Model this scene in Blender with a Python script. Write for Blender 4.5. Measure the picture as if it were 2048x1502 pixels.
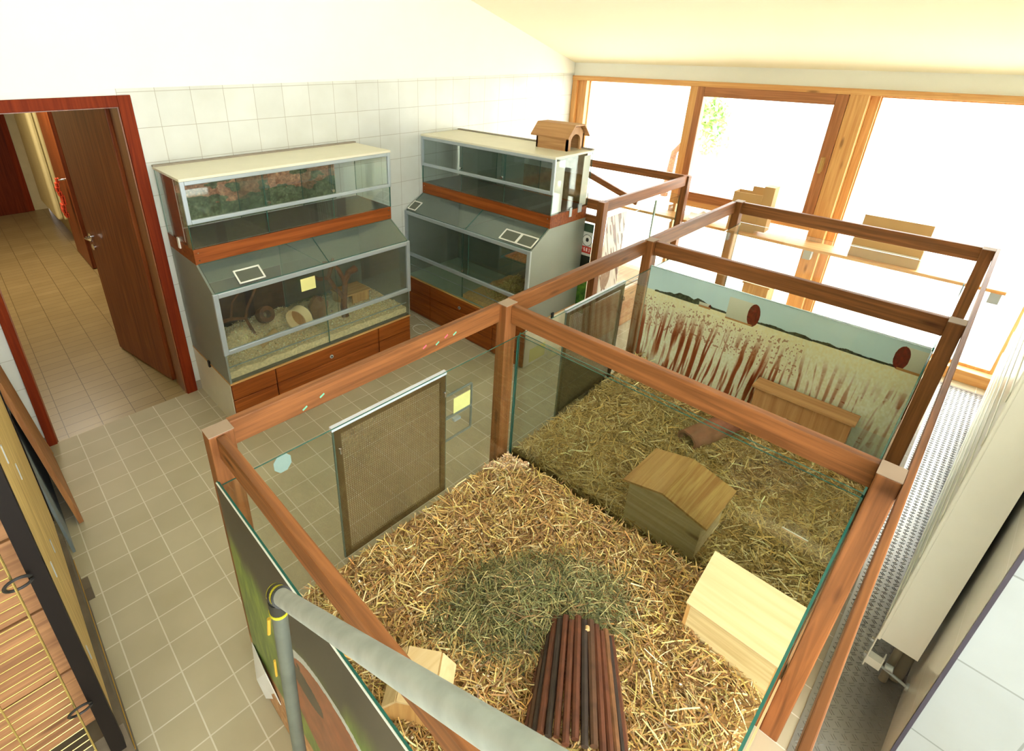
import bpy, bmesh, math, random
import numpy as np
from mathutils import Vector, Matrix
random.seed(7); RNG = np.random.default_rng(7)
for o in list(bpy.data.objects): bpy.data.objects.remove(o)
SC = bpy.context.scene; COL = SC.collection; PI = math.pi

# ------------------------------------------------------------ camera
YAW, PIT, ROL = 0.8179, -0.4352, 0.0099
F, CX, CY = 1058.8, 897.5, 590.6
cam = bpy.data.cameras.new('camera'); co = bpy.data.objects.new('camera', cam); COL.objects.link(co); SC.camera = co
fw = Vector((math.cos(PIT)*math.cos(YAW), math.cos(PIT)*math.sin(YAW), math.sin(PIT)))
r0 = fw.cross(Vector((0,0,1))).normalized(); u0 = r0.cross(fw)
rr = r0*math.cos(ROL)+u0*math.sin(ROL); uu = -r0*math.sin(ROL)+u0*math.cos(ROL)
M = Matrix((rr, uu, -fw)).transposed().to_4x4(); M.translation = Vector((-0.8869, -3.7151, 2.3453)); co.matrix_world = M
cam.sensor_fit = 'HORIZONTAL'; cam.sensor_width = 36.0; cam.lens = F*36/2048
cam.shift_x = (1024-CX)/2048; cam.shift_y = -(751-CY)/2048
cam.clip_start = .02; cam.clip_end = 200
# ------------------------------------------------------------ sky light and exposure
wd = bpy.data.worlds.new('sky'); SC.world = wd; wd.use_nodes = True
bg = wd.node_tree.nodes['Background']; bg.inputs[0].default_value = (0.97, 0.99, 0.985, 1); bg.inputs[1].default_value = 1.0
SC.view_settings.view_transform = 'Standard'; SC.view_settings.look = 'None'; SC.view_settings.gamma = 1
SC.view_settings.use_curve_mapping = False; SC.view_settings.exposure = 3.45

# ------------------------------------------------------------ materials
def S(r, g, b):
    f = lambda c: (c/255/12.92 if c/255 <= .04045 else ((c/255+.055)/1.055)**2.4)
    return (f(r), f(g), f(b), 1)
def mat(name):
    m = bpy.data.materials.new(name); m.use_nodes = True; nt = m.node_tree
    return m, nt, nt.nodes['Principled BSDF']
def N(nt, t, **kw):
    n = nt.nodes.new(t)
    for k, v in kw.items():
        if k in n.inputs: n.inputs[k].default_value = v
        else: setattr(n, k, v)
    return n
def coords(nt, scale=(1,1,1), loc=(0,0,0), rot=(0,0,0), out='Object'):
    tc = N(nt, 'ShaderNodeTexCoord'); mp = N(nt, 'ShaderNodeMapping'); mp.inputs['Scale'].default_value = scale
    mp.inputs['Location'].default_value = loc; mp.inputs['Rotation'].default_value = rot
    nt.links.new(tc.outputs[out], mp.inputs[0]); return mp.outputs[0]
def ramp(nt, fac, stops):
    r = N(nt, 'ShaderNodeValToRGB'); e = r.color_ramp.elements
    while len(e) < len(stops): e.new(.5)
    for i, (p, c) in enumerate(stops): e[i].position = p; e[i].color = c
    nt.links.new(fac, r.inputs[0]); return r.outputs[0]
def bump(nt, h, b, strength=.3, dist=.002):
    n = N(nt, 'ShaderNodeBump'); n.inputs['Strength'].default_value = strength; n.inputs['Distance'].default_value = dist
    nt.links.new(h, n.inputs['Height']); nt.links.new(n.outputs[0], b.inputs['Normal'])
def plain(name, c, rough=.5, metal=0, var=.06, vs=8, bs=0):
    m, nt, b = mat(name); c = S(*c) if max(c) > 1 else tuple(c)+(1,)
    n = N(nt, 'ShaderNodeTexNoise'); n.inputs['Scale'].default_value = vs; n.inputs['Detail'].default_value = 5
    nt.links.new(coords(nt), n.inputs['Vector'])
    lo = tuple(x*(1-var) for x in c[:3])+(1,); hi = tuple(min(1, x*(1+var)) for x in c[:3])+(1,)
    nt.links.new(ramp(nt, n.outputs['Fac'], [(.3, lo), (.7, hi)]), b.inputs['Base Color'])
    b.inputs['Roughness'].default_value = rough; b.inputs['Metallic'].default_value = metal
    if bs: bump(nt, n.outputs['Fac'], b, bs)
    return m
def wood(name, c1, c2, axis='x', rough=.42, knots=True, scale=1.0, coat=.0, spec=.5):
    """long grain running along the given axis, with darker knots"""
    m, nt, b = mat(name)
    st = {'x': (1.2, 26, 26), 'y': (26, 1.2, 26), 'z': (26, 26, 1.2)}[axis]
    v = coords(nt, tuple(s*scale for s in st))
    n = N(nt, 'ShaderNodeTexNoise'); n.inputs['Scale'].default_value = 1.6; n.inputs['Detail'].default_value = 7; n.inputs['Distortion'].default_value = .9
    nt.links.new(v, n.inputs['Vector'])
    c = ramp(nt, n.outputs['Fac'], [(.33, S(*c2)), (.5, S(*[(a+d)/2 for a, d in zip(c1, c2)])), (.66, S(*c1))])
    if knots:
        st2 = {'x': (2.2, 9, 9), 'y': (9, 2.2, 9), 'z': (9, 9, 2.2)}[axis]
        vo = N(nt, 'ShaderNodeTexVoronoi'); vo.inputs['Scale'].default_value = 1.0
        nt.links.new(coords(nt, st2, (3.1, 1.7, .4)), vo.inputs['Vector'])
        k = ramp(nt, vo.outputs['Distance'], [(.05, (.28,.2,.14,1)), (.13, (1,1,1,1))])
        mx = N(nt, 'ShaderNodeMix'); mx.data_type = 'RGBA'; mx.blend_type = 'MULTIPLY'; mx.inputs[0].default_value = .75
        nt.links.new(c, mx.inputs[6]); nt.links.new(k, mx.inputs[7]); c = mx.outputs[2]
    nt.links.new(c, b.inputs['Base Color']); b.inputs['Roughness'].default_value = rough; b.inputs['Coat Weight'].default_value = coat; b.inputs['Specular IOR Level'].default_value = spec
    bump(nt, n.outputs['Fac'], b, .15)
    return m
def tiles(name, size, ori, plane, c1, c2, mortar, rough=.3, w=.0022, sz2=None, bmp=.3):
    m, nt, b = mat(name); tc = N(nt, 'ShaderNodeTexCoord'); sp = N(nt, 'ShaderNodeSeparateXYZ'); cb = N(nt, 'ShaderNodeCombineXYZ')
    nt.links.new(tc.outputs['Object'], sp.inputs[0])
    ax = {'x': 0, 'y': 1, 'z': 2}
    for i, a in enumerate(plane):
        ad = N(nt, 'ShaderNodeMath', operation='SUBTRACT'); nt.links.new(sp.outputs[ax[a]], ad.inputs[0]); ad.inputs[1].default_value = ori[i]
        nt.links.new(ad.outputs[0], cb.inputs[i])
    br = N(nt, 'ShaderNodeTexBrick'); br.offset = 0; br.squash = 1; br.inputs['Scale'].default_value = 1
    br.inputs['Brick Width'].default_value = size; br.inputs['Row Height'].default_value = sz2 or size
    br.inputs['Mortar Size'].default_value = w; br.inputs['Mortar Smooth'].default_value = .1
    br.inputs['Color1'].default_value = S(*c1); br.inputs['Color2'].default_value = S(*c2); br.inputs['Mortar'].default_value = S(*mortar)
    nt.links.new(cb.outputs[0], br.inputs['Vector'])
    n = N(nt, 'ShaderNodeTexNoise'); n.inputs['Scale'].default_value = 3.5; n.inputs['Detail'].default_value = 9
    nt.links.new(tc.outputs['Object'], n.inputs['Vector'])
    mx = N(nt, 'ShaderNodeMix'); mx.data_type = 'RGBA'; mx.blend_type = 'MULTIPLY'; mx.inputs[0].default_value = 1
    nt.links.new(br.outputs['Color'], mx.inputs[6]); nt.links.new(ramp(nt, n.outputs['Fac'], [(.3, (.88,.87,.84,1)), (.7, (1,1,1,1))]), mx.inputs[7])
    nt.links.new(mx.outputs[2], b.inputs['Base Color']); b.inputs['Roughness'].default_value = rough
    inv = N(nt, 'ShaderNodeMath', operation='SUBTRACT'); inv.inputs[0].default_value = 1; nt.links.new(br.outputs['Fac'], inv.inputs[1])
    bump(nt, inv.outputs[0], b, bmp, .001)
    return m
def pane(name, tint=(.90,.955,.93), refl=(.95,1,.98), ior=1.5, rough=.01, haze=0):
    m, nt, b = mat(name); nt.nodes.remove(b); out = nt.nodes['Material Output']
    t = N(nt, 'ShaderNodeBsdfTransparent'); t.inputs[0].default_value = tuple(tint)+(1,)
    g = N(nt, 'ShaderNodeBsdfGlossy'); g.inputs[0].default_value = tuple(refl)+(1,); g.inputs['Roughness'].default_value = rough
    lw = N(nt, 'ShaderNodeLayerWeight'); lw.inputs['Blend'].default_value = .5      # Schlick reflectance, same from both sides
    pw_ = N(nt, 'ShaderNodeMath', operation='POWER'); nt.links.new(lw.outputs['Facing'], pw_.inputs[0]); pw_.inputs[1].default_value = 5
    f0 = ((ior-1)/(ior+1))**2; fr = N(nt, 'ShaderNodeMath', operation='MULTIPLY_ADD'); nt.links.new(pw_.outputs[0], fr.inputs[0]); fr.inputs[1].default_value = 1-f0; fr.inputs[2].default_value = f0
    mx = N(nt, 'ShaderNodeMixShader'); nt.links.new(fr.outputs[0], mx.inputs[0]); nt.links.new(t.outputs[0], mx.inputs[1]); nt.links.new(g.outputs[0], mx.inputs[2])
    s = mx.outputs[0]
    if haze:
        d = N(nt, 'ShaderNodeBsdfDiffuse'); d.inputs[0].default_value = (.75,.8,.76,1); m2 = N(nt, 'ShaderNodeMixShader'); m2.inputs[0].default_value = haze
        nt.links.new(s, m2.inputs[1]); nt.links.new(d.outputs[0], m2.inputs[2]); s = m2.outputs[0]
    nt.links.new(s, out.inputs[0]); return m
def attrmat(name, rough=.5, bs=0):
    m, nt, b = mat(name); a = N(nt, 'ShaderNodeAttribute'); a.attribute_name = 'Col'
    nt.links.new(a.outputs['Color'], b.inputs['Base Color']); b.inputs['Roughness'].default_value = rough; return m
def perforated(name, c, p=.0098, r=.33):
    m, nt, b = mat(name); out = nt.nodes['Material Output']; b.inputs['Base Color'].default_value = S(*c); b.inputs['Roughness'].default_value = .4; b.inputs['Metallic'].default_value = .4
    tc = N(nt, 'ShaderNodeTexCoord'); sp = N(nt, 'ShaderNodeSeparateXYZ'); nt.links.new(tc.outputs['Object'], sp.inputs[0]); ds = []
    for i in (0, 2):
        d = N(nt, 'ShaderNodeMath', operation='DIVIDE'); nt.links.new(sp.outputs[i], d.inputs[0]); d.inputs[1].default_value = p
        f = N(nt, 'ShaderNodeMath', operation='FRACT'); nt.links.new(d.outputs[0], f.inputs[0])
        s = N(nt, 'ShaderNodeMath', operation='SUBTRACT'); nt.links.new(f.outputs[0], s.inputs[0]); s.inputs[1].default_value = .5
        q = N(nt, 'ShaderNodeMath', operation='POWER'); nt.links.new(s.outputs[0], q.inputs[0]); q.inputs[1].default_value = 2
        q0 = N(nt, 'ShaderNodeMath', operation='ABSOLUTE'); nt.links.new(s.outputs[0], q0.inputs[0]); nt.links.new(q0.outputs[0], q.inputs[0]); ds.append(q)
    ad = N(nt, 'ShaderNodeMath', operation='ADD'); nt.links.new(ds[0].outputs[0], ad.inputs[0]); nt.links.new(ds[1].outputs[0], ad.inputs[1])
    lt = N(nt, 'ShaderNodeMath', operation='LESS_THAN'); nt.links.new(ad.outputs[0], lt.inputs[0]); lt.inputs[1].default_value = r*r
    t = N(nt, 'ShaderNodeBsdfTransparent'); mx = N(nt, 'ShaderNodeMixShader')
    nt.links.new(lt.outputs[0], mx.inputs[0]); nt.links.new(b.outputs[0], mx.inputs[1]); nt.links.new(t.outputs[0], mx.inputs[2]); nt.links.new(mx.outputs[0], out.inputs[0])
    return m

FW = {a: wood('stained_wood_'+a, (146,92,50), (106,64,31), a, .5, spec=.28) for a in 'xyz'}       # enclosure frames
TW = {a: wood('terrarium_wood_'+a, (152,80,28), (120,56,14), a, .5, spec=.25) for a in 'xyz'}
PINE = {a: wood('window_pine_'+a, (228,178,112), (208,148,84), a, .45) for a in 'xyz'}
SASHW = {a: wood('sash_wood_'+a, (184,122,74), (152,94,52), a, .4, knots=False) for a in 'xyz'}
BASEW = wood('plank_wood', (205,160,110), (170,118,74), 'x', .5)
PLY = {a: wood('plywood_'+a, (214,168,104), (186,134,74), a, .5, knots=False) for a in 'xyz'}
PALE = {a: wood('pale_ply_'+a, (222,196,148), (208,176,126), a, .5, knots=False, scale=.7) for a in 'xyz'}
OLDPLY = wood('worn_ply', (226,204,152), (200,172,118), 'y', .6)
DOORW = wood('mahogany_door', (112,44,16), (84,28,8), 'z', .5, knots=False, spec=.12)
CASING = wood('mahogany_casing', (132,50,16), (106,34,8), 'z', .6, knots=False, spec=.12)
LEAFW = wood('door_leaf_veneer', (142,76,34), (104,46,14), 'z', .42, knots=False, spec=.3)
CREAM = plain('cream_laminate', (226,220,196), .4, var=.03)
WHITE = plain('white_plaster', (240,240,230), .9, var=.015, vs=3)
WHITEP = plain('white_paint', (232,232,222), .35, var=.02)
CEIL = plain('ceiling_plaster', (246,243,218), .95, var=.01, vs=2)
WALLT = tiles('wall_tiles', .2068, (.141, 2.10-.2068*20), 'xz', (214,216,210), (219,221,215), (176,171,158), .3, .0018)
WALLT_R = tiles('side_wall_tiles', .9, (0, .0), 'xz', (236,236,226), (240,240,230), (250,250,246), .2, .003, .355)
WALLT_P = tiles('pier_tiles', .5, (-.34, .014), 'yz', (152,159,159), (157,164,163), (128,134,132), .12, .003, .36)
FLOORT = tiles('floor_tiles', .1545, (-.6205, -.1486), 'xy', (178,167,138), (186,175,147), (214,208,190), .5, .0028)
HALLT = tiles('hall_tiles', .2, (-.02, .05), 'xy', (150,128,84), (158,136,92), (106,86,52), .35, .0025, .1)
ALU = plain('satin_aluminium', (178,188,192), .38, .5, var=.03)
ALUP = plain('brushed_side_panel', (138,144,134), .42, .35, var=.05, vs=2)
CHROME = plain('chrome', (220,220,220), .12, 1, var=.01)
BROWNM = plain('bronze_frame', (96,74,42), .4, .4, var=.08)
DARK = plain('black_metal', (16,9,6), .6, 0, var=.1); DARK.node_tree.nodes['Principled BSDF'].inputs['Specular IOR Level'].default_value = .2
BLACK = plain('black_plastic', (18,18,18), .5)
GLASS = pane('clear_glass', (.962,.98,.966)); GEDGE = plain('green_glass_edge', (40,96,84), .15, var=.1)
TGLASS = pane('terrarium_glass', (.93,.96,.94), (.9,1,.95), 1.6, .02, .012)
SLOPEG = pane('dusty_glass', (.90,.94,.915), (.9,1,.95), 1.65, .06, .04)
WGLASS = pane('window_glass', (.97,.985,.975)); CARD = plain('cardboard', (196,160,108), .8, var=.05, vs=3)
PERF = perforated('perforated_sheet', (134,110,72), .0098, .40); PAPER = plain('paper', (232,230,224), .8, var=.03)
YEL = plain('pale_yellow_note', (222,216,140), .7, var=.04); LINO = plain('beige_strip', (150,140,124), .6)
ATT = attrmat('printed_panel', .35); STRAWM = attrmat('straw_strands', .55)
GALV = plain('galvanised_steel', (172,180,176), .42, .3, var=.14, vs=28, bs=.1)
PIPED = plain('dull_steel_tube', (98,104,94), .5, .4, var=.15, vs=20)
RADM = plain('radiator_enamel', (238,237,224), .28, var=.015)
PLATEM = plain('diamond_plate', (150,148,142), .28, .6, var=.06)
TOWEL = plain('orange_towel', (206,72,34), .9, var=.15, vs=20)
BARK = plain('bark', (104,66,40), .9, var=.4, vs=30, bs=.8); CORK = plain('cork_bark', (150,96,70), .85, var=.25, vs=22, bs=.6)
STICKM = [plain('stick_bark_%s' % n, c, .6, var=.3, vs=30, bs=.4) for n, c in (('red', (92,48,26)), ('brown', (82,52,32)), ('dark', (52,38,30)), ('tan', (122,80,48)))]
CUT = plain('cut_wood', (214,176,120), .7)
GREYD = plain('grey_floor_tray', (84,80,68), .6); GREENF = plain('pale_green_tray', (150,170,150), .3)
SHAV = plain('shavings_base', (232,210,164), .9, var=.2, vs=60, bs=.8); STRAWB = plain('straw_base', (150,116,62), .95, var=.35, vs=40, bs=1)
STRAWB2 = plain('old_straw_base', (120,98,50), .95, var=.35, vs=40, bs=1)
BLUEG = plain('grey_blue_sheet', (120,132,134), .5, var=.12, vs=14); WORN = wood('weathered_board', (214,184,112), (160,128,64), 'z', .6, knots=False, scale=1.6)
LEANW = wood('leaning_board', (176,122,70), (140,88,44), 'z', .6)

# ------------------------------------------------------------ mesh helpers
SPLIT = {'end_cover', 'black_edge', 'side_wall', 'staple', 'bracket', 'pane_lock', 'screw', 'catch_hook', 'inner_board', 'base_plank', 'clip', 'pipe', 'yellow_tag', 'side_channel', 'base_side', 'body_panel', 'paint_mark', 'front_rib'}
class MB:
    def __init__(s): s.v = []; s.f = []; s.m = []
    def add(s, vs, fs, m=0):
        b = len(s.v); s.v += [tuple(v) for v in vs]; s.f += [tuple(b+i for i in f) for f in fs]; s.m += ([m]*len(fs) if isinstance(m, int) else list(m)); return s
    def box(s, x0, y0, z0, x1, y1, z1, m=0, edge=None):
        x0, x1 = sorted((x0, x1)); y0, y1 = sorted((y0, y1)); z0, z1 = sorted((z0, z1))
        vs = [(x0,y0,z0),(x1,y0,z0),(x1,y1,z0),(x0,y1,z0),(x0,y0,z1),(x1,y0,z1),(x1,y1,z1),(x0,y1,z1)]
        fs = [(3,2,1,0),(4,5,6,7),(0,1,5,4),(1,2,6,5),(2,3,7,6),(3,0,4,7)]   # bottom top -y +x +y -x
        mm = [m]*6
        if edge is not None:   # glass pane: faces other than the two large ones show the coloured cut edge
            d = (x1-x0, y1-y0, z1-z0); k = d.index(min(d)); big = {0: (3, 5), 1: (2, 4), 2: (0, 1)}[k]
            mm = [m if i in big else edge for i in range(6)]
        return s.add(vs, fs, mm)
    def obox(s, c, ax, ay, az, m=0):
        c, ax, ay, az = map(Vector, (c, ax, ay, az)); vs = [c+i*ax+j*ay+k*az for i, j, k in ((-.5,-.5,-.5),(.5,-.5,-.5),(.5,.5,-.5),(-.5,.5,-.5),(-.5,-.5,.5),(.5,-.5,.5),(.5,.5,.5),(-.5,.5,.5))]
        fl = [(3,2,1,0),(4,5,6,7),(0,1,5,4),(1,2,6,5),(2,3,7,6),(3,0,4,7)]
        if ax.cross(ay).dot(az) < 0: fl = [f[::-1] for f in fl]
        return s.add(vs, fl, m)
    def beam(s, a, b, w, h, m=0, up=(0,0,1)):
        a, b = Vector(a), Vector(b); d = b-a; side = d.cross(Vector(up)).normalized(); u = side.cross(d).normalized()
        return s.obox((a+b)/2, d, side*w, u*h, m)
    def tube(s, pts, r, n=12, m=0, cap=True):
        pts = [Vector(p) for p in pts]; rs = r if isinstance(r, (list, tuple)) else [r]*len(pts); b = len(s.v); prev = None
        for i, p in enumerate(pts):
            t = (pts[min(i+1, len(pts)-1)]-pts[max(i-1, 0)]).normalized()
            a = prev if prev is not None else t.orthogonal().normalized()
            a = (a-t*a.dot(t)).normalized(); bb = t.cross(a); prev = a
            for k in range(n):
                q = 2*PI*k/n; s.v.append(tuple(p+(a*math.cos(q)+bb*math.sin(q))*rs[i]))
        for i in range(len(pts)-1):
            for k in range(n): s.f.append((b+i*n+k, b+i*n+(k+1) % n, b+(i+1)*n+(k+1) % n, b+(i+1)*n+k)); s.m.append(m)
        if cap: s.f.append(tuple(b+k for k in range(n))[::-1]); s.m.append(m); s.f.append(tuple(b+(len(pts)-1)*n+k for k in range(n))); s.m.append(m)
        return s
    def ring(s, c, axis, r_out, r_in, length, n=32, m=0):
        c, t = Vector(c), Vector(axis).normalized(); a = t.orthogonal().normalized(); bb = t.cross(a); b = len(s.v)
        for e, r in ((-.5, r_out), (.5, r_out), (.5, r_in), (-.5, r_in)):
            for k in range(n): q = 2*PI*k/n; s.v.append(tuple(c+t*e*length+(a*math.cos(q)+bb*math.sin(q))*r))
        for j in range(4):
            for k in range(n): s.f.append((b+j*n+k, b+j*n+(k+1) % n, b+((j+1) % 4)*n+(k+1) % n, b+((j+1) % 4)*n+k)); s.m.append(m)
        return s
    def prism(s, prof, d, e0, e1, m=0):
        """profile of 2-D points extruded along axis d ('x','y','z') from e0 to e1"""
        def P(a, b, e): return {'x': (e, a, b), 'y': (a, e, b), 'z': (a, b, e)}[d]
        n = len(prof); vs = [P(a, b, e0) for a, b in prof]+[P(a, b, e1) for a, b in prof]
        fs = [tuple(range(n))[::-1], tuple(range(n, 2*n))]+[(i, (i+1) % n, n+(i+1) % n, n+i) for i in range(n)]
        return s.add(vs, fs, m)
    def build(s, name, mats, parent=None, bevel=0, smooth=False, kind=None):
        if name in SPLIT and parent is not None:
            par = list(range(len(s.v)))
            def fd(i):
                while par[i] != i: par[i] = par[par[i]]; i = par[i]
                return i
            for f in s.f:
                for v in f[1:]: par[fd(v)] = fd(f[0])
            roots = sorted({fd(f[0]) for f in s.f})
            if len(roots) > 1:
                for r in roots:
                    ids = [i for i in range(len(s.v)) if fd(i) == r]; mp_ = {a: b for b, a in enumerate(ids)}; m2 = MB(); m2.v = [s.v[i] for i in ids]
                    for f, q in zip(s.f, s.m):
                        if fd(f[0]) == r: m2.f.append(tuple(mp_[i] for i in f)); m2.m.append(q)
                    out = m2.build(name, mats, parent, bevel, smooth, kind)
                return out
        me = bpy.data.meshes.new(name); off = Vector((0,0,0))
        if parent is not None: off = Vector(parent.get('_off', (0,0,0)))
        me.from_pydata([tuple(Vector(v)-off) for v in s.v], [], s.f)
        if not isinstance(mats, (list, tuple)): mats = [mats]
        for m in mats: me.materials.append(m)
        me.polygons.foreach_set('material_index', s.m)
        bm = bmesh.new(); bm.from_mesh(me); bmesh.ops.recalc_face_normals(bm, faces=bm.faces); bm.to_mesh(me); bm.free()
        if smooth:
            for p in me.polygons: p.use_smooth = True
        o = bpy.data.objects.new(name, me); COL.objects.link(o)
        if parent is not None: o.parent = parent
        if bevel:
            b = o.modifiers.new('bevel', 'BEVEL'); b.width = bevel; b.segments = 2; b.limit_method = 'ANGLE'; b.angle_limit = math.radians(40)
        if smooth: 
            try: me.set_sharp_from_angle(angle=math.radians(40))
            except Exception: pass
        if kind: o['kind'] = kind
        if parent is not None: o['_off'] = tuple(off)
        return o
def tag(o, label=None, cat=None, group=None, kind=None):
    for k, v in (('label', label), ('category', cat), ('group', group), ('kind', kind)):
        if v: o[k] = v
    return o
def thing(name, label, cat, loc=(0,0,0), group=None, local=False, rotz=0, kind=None):
    o = bpy.data.objects.new(name, None); o.empty_display_size = .1; COL.objects.link(o); o.location = loc; o.rotation_euler = (0,0,rotz)
    o['_off'] = (0,0,0) if local else tuple(loc)
    return tag(o, label, cat, group, kind)
def painted(name, org, du, dv, nu, nv, fn, parent=None, mats=ATT, back=None, thick=.004):
    """flat printed panel: a fine grid with one printed colour per face; fn(u, v) in metres from org"""
    org, du, dv = Vector(org), Vector(du), Vector(dv); Lu, Lv = du.length, dv.length
    us = np.linspace(0, 1, nu+1); vs = np.linspace(0, 1, nv+1); U, V = np.meshgrid(us, vs)
    off = Vector(parent.get('_off', (0,0,0))) if parent is not None else Vector((0,0,0))
    co_ = np.array(org-off)[None,:]+U.reshape(-1,1)*np.array(du)[None,:]+V.reshape(-1,1)*np.array(dv)[None,:]
    i, j = np.meshgrid(np.arange(nu), np.arange(nv)); a = (j*(nu+1)+i).ravel()
    fa = np.stack([a, a+1, a+nu+2, a+nu+1], 1)
    me = bpy.data.meshes.new(name); me.from_pydata(co_.tolist(), [], fa.tolist())
    c = fn(((i.ravel()+.5)/nu)*Lu, ((j.ravel()+.5)/nv)*Lv); c = np.clip(c/255., 0, 1); c = np.where(c <= .04045, c/12.92, ((c+.055)/1.055)**2.4)
    at = me.color_attributes.new('Col', 'FLOAT_COLOR', 'CORNER'); cc = np.ones((len(fa), 4, 4), dtype=np.float32); cc[:, :, :3] = c[:, None, :]
    at.data.foreach_set('color', cc.ravel()); me.materials.append(mats); me.materials.append(WHITEP)
    o = bpy.data.objects.new(name, me); COL.objects.link(o)
    if parent is not None: o.parent = parent
    sd = o.modifiers.new('thickness', 'SOLIDIFY'); sd.thickness = thick; sd.offset = -1; sd.material_offset = 1; sd.material_offset_rim = 1
    return o
def vnoise(x, y, s, seed=0):
    """smooth value noise for printed pictures"""
    x = x*s; y = y*s; xi = np.floor(x).astype(np.int64); yi = np.floor(y).astype(np.int64); xf = x-xi; yf = y-yi
    h = lambda a, b: ((np.sin(a*127.1+b*311.7+seed*74.7)*43758.5453) % 1)
    xf = xf*xf*(3-2*xf); yf = yf*yf*(3-2*yf)
    return (h(xi, yi)*(1-xf)+h(xi+1, yi)*xf)*(1-yf)+(h(xi, yi+1)*(1-xf)+h(xi+1, yi+1)*xf)*yf
def fbm(x, y, s, seed=0): return .5*vnoise(x, y, s, seed)+.3*vnoise(x, y, s*2.1, seed+3)+.2*vnoise(x, y, s*4.3, seed+7)
def mixc(a, b, t): t = np.clip(t, 0, 1)[:, None]; return np.array(a)*(1-t)+np.array(b)*t if np.ndim(a) == 1 and np.ndim(b) == 1 else a*(1-t)+b*t

def strands(name, n, place, length, width, colors, parent=None, tilt=.35, curve=.25, seg=3, seed=1, weights=None, kind='stuff', heading=None):
    """n ribbons laid at random: place(k) gives (x,y,z) arrays; one object, loose stuff"""
    g = np.random.default_rng(seed); P = place(n, g); n = len(P)
    yaw = g.uniform(0, 2*PI, n) if heading is None else g.normal(heading[0], heading[1], n)
    pit = g.normal(0, tilt, n); L = g.uniform(length[0], length[1], n); W = g.uniform(width[0], width[1], n)
    d = np.stack([np.cos(yaw)*np.cos(pit), np.sin(yaw)*np.cos(pit), np.sin(pit)], 1)
    up = np.stack([g.normal(0, .5, n), g.normal(0, .5, n), np.ones(n)], 1); side = np.cross(d, up); side /= np.linalg.norm(side, axis=1)[:, None]
    nor = np.cross(side, d); bend = g.normal(0, curve, n); sb = g.normal(0, curve, n)
    t = np.linspace(-.5, .5, seg+1); V = np.zeros((n, seg+1, 2, 3), dtype=np.float32)
    for i, a in enumerate(t):
        c = P+d*(a*L)[:, None]+nor*(bend*L*(.25-a*a))[:, None]+side*(sb*L*(.25-a*a))[:, None]
        for k, s_ in enumerate((-.5, .5)): V[:, i, k] = c+side*(s_*W)[:, None]
    off = np.array(parent.get('_off', (0,0,0)) if parent is not None else (0,0,0), dtype=np.float32); V -= off
    base = (np.arange(n)*(seg+1)*2)[:, None]; fs = np.concatenate([base+np.array([[2*i, 2*i+1, 2*i+3, 2*i+2]]) for i in range(seg)], 0)
    me = bpy.data.meshes.new(name); me.vertices.add(n*(seg+1)*2); me.vertices.foreach_set('co', V.ravel())
    nf = len(fs); me.loops.add(nf*4); me.polygons.add(nf); me.loops.foreach_set('vertex_index', fs.astype(np.int32).ravel())
    me.polygons.foreach_set('loop_start', np.arange(nf, dtype=np.int32)*4); me.polygons.foreach_set('loop_total', np.full(nf, 4, dtype=np.int32))
    cs = np.array(colors, float); pick = g.choice(len(cs), n, p=weights); c = cs[pick]*(1+g.normal(0, .1, n))[:, None]; c = np.clip(c/255, 0, 1); c = np.where(c <= .04045, c/12.92, ((c+.055)/1.055)**2.4)
    vc = np.ones((n, (seg+1)*2, 4), dtype=np.float32); vc[:, :, :3] = c[:, None, :]
    me.update(calc_edges=True); at = me.color_attributes.new('Col', 'FLOAT_COLOR', 'POINT'); at.data.foreach_set('color', vc.ravel()); me.materials.append(STRAWM)
    o = bpy.data.objects.new(name, me); COL.objects.link(o); 
    if parent is not None: o.parent = parent
    if kind: o['kind'] = kind
    return o
def mound(name, x0, y0, x1, y1, zf, mat_, parent=None, nx=60, ny=60, zb=None):
    """bedding body with an uneven top (zf) and straight sides down to zb"""
    xs = np.linspace(x0, x1, nx+1); ys = np.linspace(y0, y1, ny+1); X, Y = np.meshgrid(xs, ys); Z = zf(X, Y)
    mb = MB(); vs = np.stack([X, Y, Z], -1).reshape(-1, 3).tolist(); fs = []
    for j in range(ny):
        for i in range(nx): a = j*(nx+1)+i; fs.append((a, a+1, a+nx+2, a+nx+1))
    mb.add(vs, fs)
    bd = [j for j in range(nx+1)]+[j*(nx+1)+nx for j in range(1, ny+1)]+[ny*(nx+1)+i for i in range(nx-1, -1, -1)]+[j*(nx+1) for j in range(ny-1, 0, -1)]
    low = len(mb.v); mb.v += [(vs[b][0], vs[b][1], zb) for b in bd]; k = len(bd)
    for i in range(k): mb.f.append((bd[i], low+i, low+(i+1) % k, bd[(i+1) % k])); mb.m.append(0)
    mb.f.append(tuple(low+i for i in range(k))); mb.m.append(0)
    return mb.build(name, mat_, parent)

# ============================================================ ROOM SHELL
XW, XL, YR, YB = 4.474, -1.78, -4.16, -5.6
zc = lambda x: 2.224+(XW-x)*.309
def struct(name, mb, m, **k): o = mb.build(name, m, None, **k); o['kind'] = 'structure'; return o
struct('floor', MB().box(XL-.1, YB-.1, -.12, XW+.06, 0, 0), FLOORT)
f2 = struct('floor', MB().box(-1.3, 0, -.12, .08, 6.7, -.0005), HALLT)
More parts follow.
